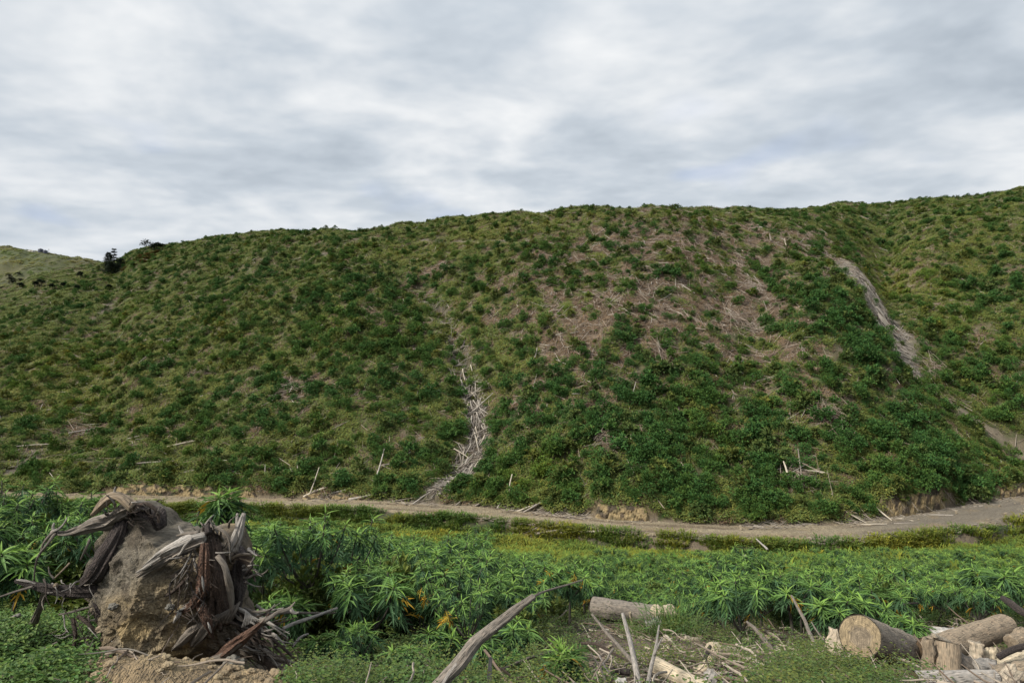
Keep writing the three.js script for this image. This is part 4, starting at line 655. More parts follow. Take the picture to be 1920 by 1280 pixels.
add(sawnLog(P(1462, 1262, 6.0), P(1482, 1242, 6.5), 0.062, 0.06, M.greyWood, { seed: 34, face: M.silver }), 'sawn_log', 'short grey log end poking out below the cream log', 'log', 'logs in the pile by the near slope');
const chunk = (px, py, d, L, W, T, rot, mat, label, seed, name = 'wood_chunk') => { const m = new THREE.Mesh(chunkGeo(seed, L, W, T), mat); m.position.copy(P(px, py, d)); m.rotation.set(...rot, 'ZYX'); return add(m, name, label, 'wood chunk', 'split wood in the pile'); };
chunk(1742, 1236, 5.5, 0.34, 0.11, 0.09, [0.2, 0.2, 1.5], M.tan, 'upright split slab leaning between the big log and the block', 51);
chunk(1566, 1204, 6.3, 0.27, 0.16, 0.05, [0.9, 0.3, 1.15], M.pale, 'white split slab left of the big sawn log face', 52);
chunk(1716, 1192, 7.3, 0.26, 0.18, 0.08, [0.5, 0.5, 0.3], M.greyWood, 'grey slab behind the upper end of the big log', 53);
chunk(1772, 1186, 7.6, 0.30, 0.16, 0.09, [0.3, -0.3, 0.1], M.bleached, 'white splintered piece behind the sloping log foot', 54);
chunk(1765, 1198, 6.1, 0.30, 0.06, 0.04, [0.3, 0.4, -0.5], M.pale, 'pale splinter wedged on top of the upright block', 55);
chunk(1832, 1222, 5.7, 0.18, 0.13, 0.08, [0.4, 0.2, 1.45], M.pale, 'upright pale splintered block under the sloping log', 56);
chunk(1860, 1226, 5.75, 0.12, 0.10, 0.07, [0.2, 0.5, 1.3], M.cream, 'small cream splintered block right of the upright pale one', 57);
chunk(1848, 1248, 5.5, 0.26, 0.13, 0.09, [0.4, 0.1, -0.15], M.silver, 'silver splintered piece below the two small upright blocks', 58);
chunk(1815, 1244, 5.5, 0.28, 0.13, 0.05, [0.9, 0.2, -0.55], M.greyWood, 'dark grey wedge with a pale edge beside the upright block', 59);
chunk(1902, 1238, 5.6, 0.36, 0.12, 0.08, [0.2, 0.1, 0.28], M.cream, 'yellow split log cut by the right edge of the picture', 60);
chunk(1900, 1256, 5.3, 0.36, 0.12, 0.07, [0.2, 0.1, 0.15], M.tan, 'tan split piece under the yellow one at the right edge', 61);
chunk(1888, 1272, 5.0, 0.30, 0.14, 0.09, [0.5, 0.3, 0.3], M.pale, 'pale log end in the bottom right corner', 62);
chunk(1912, 1198, 6.4, 0.28, 0.16, 0.14, [0.3, 0.4, 0.2], M.tan, 'tan broken block beyond the raised end of the sloping log', 63);
chunk(1246, 1148, 9.3, 0.36, 0.24, 0.20, [0.4, 0.3, -0.1], M.cream, 'torn cream log end on top of the grey weathered log', 64);
chunk(1228, 1176, 8.8, 0.26, 0.24, 0.07, [1.1, 0.3, 0.25], M.bleached, 'whitish split disc leaning below the torn log end', 65);
chunk(1184, 1158, 9.0, 0.22, 0.05, 0.04, [0.3, 0.3, -1.3], M.cream, 'thin upright splinter in front of the grey weathered log', 66);
chunk(1300, 1198, 7.9, 0.26, 0.07, 0.05, [0.4, 0.2, -0.25], M.pale, 'pale splinter lying above the brown litter', 67);
chunk(1318, 1255, 5.7, 0.15, 0.12, 0.07, [0.6, 0.2, 0.5], M.cream, 'rotten cream chunk with dark holes in the litter', 68);
chunk(1332, 1272, 5.3, 0.16, 0.11, 0.06, [0.7, 0.5, 0.9], M.silver, 'grey ribbed splinter below the rotten chunk', 69);
chunk(1568, 1277, 4.75, 0.20, 0.09, 0.06, [0.5, 0.2, -0.15], M.pale, 'pale broken wood at the bottom edge under the big log', 70);
chunk(1164, 1278, 4.7, 0.10, 0.06, 0.04, [0.4, 0.2, -0.1], M.bleached, 'small white chip at the bottom edge by the speckled log', 71);
chunk(1410, 1108, 13.5, 0.18, 0.12, 0.10, [0.3, 0.2, 1.2], M.bleached, 'white broken snag top in the middle of the shrubs', 72);
chunk(1395, 1062, 21, 0.75, 0.22, 0.2, [0.2, 0.2, 1.25], M.silver, 'leaning silver snag standing up out of the far shrubs', 73);

function stick(mat, pts, ws, label, opt = {}) {                       // pts [px, py, d], widths in survey units at each point's distance
  const w = pts.map((p) => P(...p)), base = w[0].clone(), g = new THREE.Mesh(limb(w.map((v) => v.clone().sub(base)), ws.map((q, i) => q / F * pts[Math.min(i, pts.length - 1)][2] / 2), { sides: 9, rough: 0.16, seg: 0.04, seed: pts[0][0] * 0.13, wav: 0.5, ...opt }), mat);
  g.position.copy(base); return add(g, opt.name ?? 'dead_stick', label, opt.cat ?? 'stick', opt.group ?? 'dead sticks in the foreground');
}
stick(M.greyWood, [[812, 1300, 4.1], [850, 1256, 4.2], [892, 1206, 4.35], [945, 1160, 4.5], [1000, 1119, 4.65]], [25, 25, 21, 17, 11], 'thick dead branch leaning up from the bottom edge at mid picture', { name: 'dead_branch', sides: 26, rough: 0.26, groove: 0.25 });
stick(M.greyWood, [[975, 1136, 4.62], [1005, 1116, 4.75], [1030, 1106, 4.9], [1060, 1097, 5.0], [1092, 1087, 5.1]], [6, 5, 4, 3.4, 2], 'thin bent twig continuing the leaning branch', {});
stick(M.silver, [[856, 1243, 4.12], [838, 1268, 4.06], [824, 1292, 4.0]], [5, 8, 8], 'grey bark strip on the foot of the leaning branch', { flat: 0.4 });
stick(M.silver, [[916, 1300, 4.3], [917, 1265, 4.35], [920, 1232, 4.4]], [10, 9, 7], 'short upright grey stake right of the leaning branch', {});
stick(M.silver, [[1202, 1300, 4.7], [1190, 1240, 4.95], [1178, 1190, 5.2], [1168, 1150, 5.4]], [12, 11, 9, 6], 'left arm of the pale forked sticks', {});
stick(M.silver, [[1214, 1290, 4.7], [1224, 1240, 4.9], [1231, 1205, 5.0], [1236, 1172, 5.1]], [8, 8, 6, 3], 'right arm of the pale forked sticks', {});
stick(M.silver, [[1226, 1228, 4.92], [1233, 1212, 4.95], [1242, 1195, 5.0]], [5, 4, 2], 'short side twig on the right forked stick', {});
stick(M.greyWood, [[1192, 1248, 5.1], [1166, 1218, 5.5], [1140, 1188, 5.8], [1110, 1152, 6.1]], [8, 8, 7, 4], 'dull grey stick crossing behind the left forked stick', {});
stick(M.greyWood, [[1140, 1290, 4.7], [1128, 1256, 4.9], [1108, 1225, 5.1]], [5, 5, 3], 'short thin stick left of the forked sticks', {});
stick(M.silver, [[1142, 1263, 4.95], [1132, 1245, 5.05], [1124, 1228, 5.1]], [3, 4, 3], 'pale straight twig between two thin sticks', {});
stick(M.greyWood, [[940, 1255, 5.0], [985, 1236, 5.2], [1030, 1222, 5.4], [1072, 1216, 5.6]], [4, 5, 5, 3], 'long low stick behind the low leaf rosette', {});
stick(M.brown, [[1090, 1205, 6.0], [1120, 1208, 5.9], [1150, 1224, 5.8], [1180, 1240, 5.7]], [5, 6, 5, 3], 'brown curved branch across the litter behind the sticks', {});
stick(M.dark, [[1095, 1250, 5.5], [1130, 1256, 5.45], [1180, 1260, 5.4]], [8, 12, 12], 'dark round branch lying low behind the forked sticks', {});
stick(M.silver, [[730, 1244, 5.9], [755, 1228, 6.0], [785, 1215, 6.1], [808, 1210, 6.2]], [6, 6, 5, 4], 'arched pale stick over the dark hollow', {});
stick(M.silver, [[530, 1178, 5.7], [560, 1165, 5.85], [600, 1152, 6.0], [632, 1140, 6.1]], [6, 7, 6, 4], 'straight pale stick right of the stump roots', {});
stick(M.greyWood, [[470, 1152, 5.9], [540, 1149, 6.1], [610, 1149, 6.3], [690, 1146, 6.5]], [6, 5, 4, 3], 'long horizontal grey stick behind the stump roots', {});
stick(M.silver, [[548, 1212, 5.4], [562, 1195, 5.45], [578, 1188, 5.5]], [4, 5, 3], 'short bent pale twig beside the stump', {});
stick(M.bleached, [[578, 1290, 4.6], [580, 1265, 4.65], [588, 1250, 4.7]], [4, 4, 3], 'small white twig at the bottom edge beside the soil heap', {});
stick(M.silver, [[588, 1285, 4.6], [602, 1268, 4.7], [622, 1248, 4.8], [645, 1240, 4.9]], [4, 5, 4, 3], 'forked white twig at the bottom edge', {});
stick(M.greyWood, [[1540, 1228, 6.4], [1522, 1195, 6.7], [1508, 1160, 7.0], [1484, 1116, 7.3]], [7, 7, 6, 4], 'tall thin stick leaning left of the white slab', {});
stick(M.greyWood, [[1545, 1200, 6.5], [1530, 1180, 6.6], [1522, 1166, 6.7]], [3, 3, 2], 'short twig beside the tall thin stick', {});
stick(M.greyWood, [[1462, 1245, 6.6], [1446, 1215, 6.7], [1418, 1180, 6.8], [1400, 1165, 6.9]], [10, 10, 8, 4], 'grey dead branch rising through the wide shrub', {});
stick(M.dark, [[1928, 1152, 7.2], [1905, 1138, 7.3], [1880, 1120, 7.5]], [14, 13, 9], 'dark broken branch at the right edge above the pile', {});
stick(M.dark, [[1872, 1232, 5.5], [1895, 1220, 5.5], [1930, 1208, 5.5]], [11, 11, 10], 'dark branch resting on the yellow split log', {});
stick(M.greyWood, [[1846, 1120, 8.5], [1858, 1106, 8.6], [1880, 1110, 8.6], [1895, 1122, 8.6]], [2, 2, 2, 1.5], 'thin arched twig above the raised log end', {});
stick(M.dark, [[1680, 1140, 8.5], [1700, 1132, 8.6], [1722, 1130, 8.7]], [3, 4, 3], 'dark twig lying above the big log', {});
stick(M.greyWood, [[1352, 1246, 6.0], [1335, 1230, 6.4], [1316, 1210, 6.9]], [4, 4, 3], 'thin stick between the litter and the cream log', {});
stick(M.dark, [[1320, 1242, 6.0], [1326, 1224, 6.1], [1332, 1212, 6.2]], [8, 9, 7], 'dark broken stub standing in the brown litter', {});
stick(M.silver, [[1350, 1290, 4.9], [1362, 1272, 5.0], [1372, 1266, 5.1]], [4, 5, 4], 'curled pale twig under the rotten chunk', {});
stick(M.silver, [[10, 1170, 5.6], [22, 1160, 5.6], [36, 1152, 5.6]], [10, 12, 7], 'grey broken stick at the left edge in the ferns', {});
stick(M.silver, [[1396, 1230, 20], [1404, 1100, 20]].map((p, i) => [i ? 1418 : 1440, i ? 1010 : 1030, 30 + i]), [4, 2], 'thin pale pole in the far shrubs', {});
// twigs over the litter, too many to count
{
  const r = rngOf(333), tw = limb([V(0, 0, -0.5), V(0.04, 0.03, 0), V(0, 0, 0.5)], [0.014, 0.010], { sides: 5, seg: 0.2, rough: 0.15 }), lists = [[], [], []];
  for (let i = 0; i < 5200; i++) {
    const d = 3.6 + 7.5 * r() ** 1.3, px = rr(0, 2000, r), x = (px - 960) / F * d; let w = px > 940 ? 1 : px > 560 ? 0.35 : 0.3; if (px > 1900) w = 0.7;
    if (fbm(x * 0.9, d * 0.9, 2) + 0.35 < 0.6 * r()) continue; if (r() > w) continue;
    const s = rr(0.15, 0.65, r) * (r() < 0.12 ? 1.5 : 1), c = mix3([0.20, 0.15, 0.115], [0.56, 0.51, 0.44], r() ** 1.8);
    lists[i % 3].push([x, H(x, d) + rr(0.0, 0.07, r), -d, r() * 6.28, s, s * (0.7 + r()), c, rr(-0.35, 0.2, r), 0]);
  }
  lists.forEach((l, i) => instanced('twig_litter', 'brown twig litter strewn over the near ground', limb([V(0, 0, -0.5), V(0.09 * (i - 1), 0.05, -0.15), V(-0.04, 0.0, 0.2), V(0.06 - 0.03 * i, 0.04 * i, 0.5)], [0.013, 0.011, 0.005], { sides: 5, seg: 0.12, rough: 0.25, seed: i, wav: 1.5 }), M.slash, l, 'twigs'));
  const chips = []; for (let i = 0; i < 420; i++) { const d = 4 + 5 * r(), px = rr(980, 1980, r), x = (px - 960) / F * d, s = rr(0.02, 0.09, r); chips.push([x, H(x, d) + 0.02, -d, r() * 6.28, s, s * rr(0.4, 0.9, r), mix3([0.42, 0.34, 0.24], [0.72, 0.66, 0.55], r()), rr(-0.5, 0.5, r), rr(-0.3, 0.3, r)]); }
  instanced('wood_chips', 'pale wood chips scattered round the log pile', chunkGeo(99, 1.6, 0.6, 0.35), M.slash, chips, 'wood chips');
}
// ---------------------------------------------------------------- stones and clods by the stump
function rockGeo(seed) { const g = new THREE.IcosahedronGeometry(1, 4), p = g.attributes.position, r = rngOf(seed), s = r() * 40; for (let i = 0; i < p.count; i++) { const v = V(p.getX(i), p.getY(i), p.getZ(i)), k = 1 + 0.28 * n3(v.x * 1.1 + s, v.y * 1.1, v.z * 1.1) + 0.10 * n3(v.x * 3 + s, v.y * 3, v.z * 3); p.setXYZ(i, v.x * k, v.y * k * 0.72, v.z * k); } g.computeVertexNormals(); return g; }
for (const [px, py, d, s, mat, label] of [[116, 1238, 5.1, 0.075, M.stone, 'pale flat stone in the ferns left of the stump'], [228, 1254, 4.72, 0.045, M.stone, 'grey stone on the crest of the soil heap'], [212, 1136, 5.1, 0.035, M.stone, 'small round stone on the earth left of the slab'], [318, 1138, 5.05, 0.03, M.stone, 'little pale clod stuck on the yellow earth'], [436, 1244, 5.0, 0.07, M.stone, 'yellowish clod below the red brown root'], [258, 1244, 5.15, 0.10, M.stone, 'grey rock under the hollow of the stump']]) { const m = new THREE.Mesh(rockGeo(px), mat); m.position.copy(P(px, py, d)); m.scale.setScalar(s); m.rotation.y = px; add(m, 'stone', label, 'stone', 'stones round the stump'); }
{ const r = rngOf(71), l = []; for (let i = 0; i < 1100; i++) { const x = rr(-3.4, -1.1, r), d = rr(3.6, 5.6, r), q = Math.hypot((x + 2.2) / 1.1, (d - 4.5) / 0.95); if (q > 1 + 0.2 * r()) continue; const s = 0.006 + 0.03 * r() ** 4; l.push([x, H(x, d) + s * 0.3, -d, r() * 6.28, s, s, mix3([0.30, 0.22, 0.13], [0.48, 0.38, 0.23], r())]); } instanced('soil_clods', 'small yellow soil clods on the heap before the stump', rockGeo(5), std({ map: soilTex }), l, 'soil clods'); }

// ---------------------------------------------------------------- shrub thicket of the near slope
{
  const variants = []; for (let i = 0; i < 9; i++) { const tall = i < 4, p = plant(400 + i, tall ? 1.5 : 1.0, tall ? 9 : 8, tall ? 0.52 : 0.44, { yellow: i === 5 ? 0.06 : 0.008, leaf: 0.95, n: 15 }); variants.push({ tall, stem: p.stem, leaf: foliage(p.leaves, 600 + i) }); }
  const r = rngOf(55), spots = [], grid = new Map(), key = (x, d) => Math.floor(x) + ',' + Math.floor(d);
  const free = (x, d, q) => { for (let a = -1; a <= 1; a++) for (let b = -1; b <= 1; b++) for (const s of grid.get(Math.floor(x) + a + ',' + (Math.floor(d) + b)) ?? []) if (Math.hypot(x - s[0], d - s[1]) < q) return false; return true; };
  for (let i = 0; i < 26000; i++) {
    const d = i % 5 ? Math.sqrt(rr(7 * 7, 50 * 50, r)) : rr(4.8, 13, r), px = rr(-160, 2080, r), x = (px - 960) / F * d, e0 = roadF(px) - halfF(px); if (d > e0 - 4) continue;
    let lim = 5.0 + 0.6 * n2(px * 0.012, 3); if (px > 980) lim = 8.6 + n2(px * 0.01, 5); if (px > 1090 && px < 1300) lim = 10.9; if (px < 620) lim = 7.6; if (d < lim) continue;
    const lowBand = sm(30, 36, d + 3 * n2(x * 0.1, 1)) * sm(640, 760, px) * sm(1640, 1500, px) + sm(40, 46, d) * sm(400, 640, px) * sm(1760, 1640, px); if (r() < lowBand * 1.05) continue;
    if (n2(x * 0.22 + 7, d * 0.22) < -0.45 && r() < 0.8 && px > 560) continue;
    if (clearings.some((c) => Math.hypot(x - c[0], d - c[1]) < c[2])) continue;
    const q = px > 1050 ? 0.62 : px < 220 ? 0.5 : 0.66; if (!free(x, d, q)) continue;
    const k = key(x, d); if (!grid.has(k)) grid.set(k, []); grid.get(k).push([x, d]);
    const tallness = px < 200 ? 0.80 : px < 460 ? 1.1 : px < 900 ? 1.0 : px < 1150 ? 0.86 : 0.80;
    let s = tallness * rr(0.75, 1.12, r) * mix(1, 0.85, sm(15, 40, d)); if (px > 180 && px < 470 && d > 9) s *= 0.82; if (px < 200 && d < 16) s *= 1.06; if (px > 480 && d < 9) s *= mix(0.34, 1, sm(5, 9, d)); s *= 0.85 + 0.3 * (n2(x * 0.3, d * 0.3) + 0.5);
    spots.push({ x, d, s, v: px < 900 ? Math.floor(r() * (r() < 0.7 ? 4 : 9)) : 4 + Math.floor(r() * 5), a: r() * 6.28 });
  }
  spots.sort((a, b) => a.d / a.s - b.d / b.s);
  const protos = variants.map((v) => { const g = new THREE.Group(); part(g, 'stem', v.stem, M.stem); part(g, 'foliage', v.leaf, M.leaf); return g; });
  const restList = variants.map(() => []);
  const shrubLabel = (s) => {                                         // [label, category, group]: alike plants of one place share one label
    const px = 960 + F * s.x / s.d, near = s.d < 9 ? 0 : s.d < 13 ? 1 : 2;
    const where = px < 60 ? 'left of the stump at the picture edge' : px < 200 ? 'behind the left root arm of the stump' : px < 470 ? 'behind the stump' : px < 620 ? 'right beside the stump' : px < 760 ? 'above the branched foreground shrub' : px < 900 ? 'left of the leaning dead branch' : px < 1080 ? 'behind the tip of the leaning dead branch' : px < 1290 ? 'behind the grey weathered log' : px < 1470 ? 'behind the wide shrub over the cream log' : px < 1600 ? 'behind the thin leaning stick' : px < 1740 ? 'behind the big sawn log' : 'behind the sloping log of the pile';
    const label = (s.s * (s.v < 4 ? 1.5 : 1) > 1.15 ? 'tall' : 'low') + ' narrow leaved shrub ' + ['close', 'a few metres', 'far down the slope'][near] + ' ' + where;
    return [label, 'shrub', 'each ' + label];
  };
  spots.forEach((s, i) => {
    const y = H(s.x, s.d) - 0.03;
    if (i < 280) { const g = protos[s.v].clone(); g.position.set(s.x, y, -s.d); g.rotation.y = s.a; g.scale.setScalar(s.s); add(g, 'leafy_shrub', ...shrubLabel(s)); }
    else { const c = 0.85 + 0.35 * ((i * 0.618) % 1); restList[s.v].push([s.x, y, -s.d, s.a, s.s, s.s, [c * (1 + 0.15 * ((i * 0.37) % 1)), c, c]]); }
  });
  variants.forEach((v, i) => restList[i].length && instanced('shrub_thicket', 'mass of narrow leaved green shrubs filling the slope down to the road', v.leaf, M.leaf, restList[i], 'shrubs'));
  // other bushes mixed in: soft dark foliage between the narrow-leaved ones
  const soft = [[], [], []]; for (let i = 0; i < 2600; i++) { const d = 6.8 + 33 * r() ** 1.5, px = rr(-120, 2060, r), x = (px - 960) / F * d; if (px > 960 && d < 9.5) continue; if (px > 1080 && px < 1310 && d < 11.5) continue; if (px < 540 && d < 7.4) continue; if (n2(x * 0.4 + 3, d * 0.4) < -0.1) continue; const s = rr(0.35, 0.8, r) * (px < 900 ? 1.15 : 0.85); soft[i % 3].push([x, H(x, d) - 0.05, -d, r() * 6.28, s, s * rr(0.8, 1.3, r), mix3([0.7, 0.85, 0.8], [1.5, 1.25, 0.8], r() ** 1.5)]); }
  soft.forEach((l, i) => instanced('undergrowth', 'soft dark undergrowth between the narrow leaved shrubs', scrubGeo(140 + i, [300, 240, 200][i], 0.6, [1.0, 1.3, 0.8][i], [0.09, 0.12, 0.14][i], [[0.06, 0.105, 0.032], [0.075, 0.12, 0.034], [0.09, 0.13, 0.035]][i]), M.leaf, l, 'undergrowth'));
  console.log('shrubs', spots.length, restList.map((l) => l.length));
  // undergrowth: weeds, ferns, seedlings, yellowed bracken
  const weedGeo = (seed, N, R, h, size, tint) => { const rq = rngOf(seed), g = new Geo(); for (let i = 0; i < N; i++) { const a = rq() * 6.28, q = Math.sqrt(rq()) * R, o = [Math.cos(a) * q, h * (0.15 + 0.85 * rq()) * (1 - 0.5 * q / R), Math.sin(a) * q], b = rq() * 6.28, k = vary(tint, rq, 0.35); diamond(g, o, [Math.cos(b), 0.25, Math.sin(b)], [-Math.sin(b), 0, Math.cos(b)], size * (0.6 + 0.8 * rq()), size * 0.38, k, 0.2); } return g.build(); };
  const weeds = [weedGeo(1, 200, 0.19, 0.17, 0.024, [0.075, 0.125, 0.028]), weedGeo(2, 200, 0.22, 0.24, 0.019, [0.10, 0.128, 0.03]), weedGeo(3, 230, 0.2, 0.12, 0.026, [0.085, 0.15, 0.03])], wl = [[], [], []];
  for (let i = 0; i < 9000; i++) {
    const d = 3.3 + 13.5 * r() ** 1.25, px = rr(-60, 1990, r), x = (px - 960) / F * d, n = fbm(x * 0.8 + 30, d * 0.8, 3);
    let w = 0.25 + 0.9 * n; if (px < 130) w = 1.0; else if (px < 560 && d < 6) w = 0.0; if (px > 950 && d < 9) w = 0.04 + 1.1 * n; if (px > 1230 && px < 1500 && d < 7.5) w *= 0.6; if (px > 1440 && px < 1720 && d < 5.8) w = 0.6; if (px > 560 && px < 1000 && d < 5.6) w = 0.26 + 0.8 * n;
    if (px > 1630 && d > 5.4 && d < 7.5) w *= 0.15; if (px > 1700 && d < 7) w *= 0.05; if (r() > w) continue;
    const t = px > 950 ? 1 : 0, v = px < 200 ? 2 : r() < 0.5 + 0.3 * t ? 1 : 0, s = rr(0.7, 1.4, r);
    wl[v].push([x, H(x, d) - 0.01, -d, r() * 6.28, s, s * rr(0.8, 1.3, r), mix3([0.65, 0.8, 0.75], [1.12, 1.06, 0.9], r()), rr(-0.2, 0.2, r), rr(-0.2, 0.2, r)]);
  }
  wl.forEach((l, i) => instanced('ground_weeds', ['low green weeds carpeting the near ground', 'small leaved yellow green weeds under the log pile', 'bright green fern carpet left of the stump'][i], weeds[i], M.leaf, l, 'weeds'));
  const gl = [[], []]; for (let i = 0; i < 14000; i++) { const d = Math.sqrt(rr(17 * 17, 58 * 58, r)), px = rr(-120, 2060, r), x = (px - 960) / F * d, e0 = roadF(px) - halfF(px); if (d > e0 + 0.25) continue; const band = sm(30, 38, d); if (r() > 0.35 + 0.5 * band) continue; if (e0 - d < 3 && px > 800 && n2(x * 0.2, 4) < 0.1 && r() < 0.7) continue; const t = clamp(0.35 + 0.5 * fbm(x * 0.12, d * 0.12, 2) + 0.5 * band * sm(-0.1, 0.4, n2(x * 0.13 + 4, d * 0.13)) + 0.3 * (r() - 0.5)), s = rr(0.7, 1.5, r); gl[i % 2].push([x, H(x, d) - 0.03, -d, r() * 6.28, s, s * rr(0.7, 1.2, r), mix3([0.6, 0.95, 0.6], [1.9, 1.45, 0.6], t)]); }
  for (let i = 0; i < 5200; i++) { const px = rr(-120, 2060, r), e0 = roadF(px) - halfF(px), d = e0 + 0.3 - 6.5 * r() ** 1.3, x = (px - 960) / F * d; if (px > 700 && e0 - d < 3 && r() < 0.8) continue; if (fbm(x * 0.3, d * 0.6, 2) < 0.05 && r() < (px > 700 ? 0.85 : 0.6)) continue; const t = clamp(0.4 + 0.6 * fbm(x * 0.15, d * 0.2, 2) + 0.4 * (r() - 0.5)), s = rr(0.6, 1.4, r); gl[i % 2].push([x, H(x, d) - 0.03, -d, r() * 6.28, s, s * rr(0.7, 1.2, r), mix3([0.6, 0.95, 0.6], [1.6, 1.3, 0.6], t)]); }
  gl.forEach((l, i) => instanced('slope_grass', 'grass and yellowed bracken between the shrubs and the road', tuftGeo(300 + i, 90, 0.5, 0.36, [0.085, 0.11, 0.03], 0.035), M.scrub, l, 'grass'));
  const bl = [[], []]; for (let i = 0; i < 1500; i++) { const px = rr(-60, 1760, r), e0 = roadF(px) - halfF(px), d = e0 - 1.2 - 14 * r(), x = (px - 960) / F * d; if (r() < 0.35 || n2(x * 0.18 + 2, d * 0.18) < 0.05) continue; const s = 0.25 + 0.7 * r() ** 2; bl[i % 2].push([x, H(x, d) - 0.05, -d, r() * 6.28, s, s * 0.85, mix3([0.9, 1.0, 0.9], [2.2, 1.6, 0.7], r() ** 1.6)]); }
  bl.forEach((l, i) => instanced('road_side_scrub', 'low scrub on the bank below the dirt road', scrubGeo(120 + i, 130, 0.72, 0.95, 0.2, [0.055, 0.095, 0.028]), M.scrub, l, 'scrub'));
  // grass tussock by the grey log
  const tg = new THREE.Mesh(tuftGeo(77, 420, 0.34, 0.34, [0.075, 0.14, 0.03], 0.007), M.leaf); tg.position.copy(gy(1262, 8.6)); add(tg, 'grass_tussock', 'bright green grass tussock right of the whitish split disc', 'grass tussock');
}
{ const r = rngOf(402), l = []; for (let i = 0; i < 5200; i++) { const px = rr(-60, 1990, r), o = rr(-1.15, 1.15, r), d = roadF(px) + o * halfF(px), x = (px - 960) / F * d, s = 0.025 + 0.10 * r() ** 5; if (r() > 0.25 + 0.75 * Math.abs(o)) continue; l.push([x, ROAD_Y + 0.1, -d, r() * 6.28, s, s, mix3([0.24, 0.18, 0.12], [0.46, 0.38, 0.26], r())]); } instanced('road_clods', 'loose stones and clods along the dirt road', rockGeo(15), std({ map: soilTex }), l, 'clods'); }
console.log('near slope');

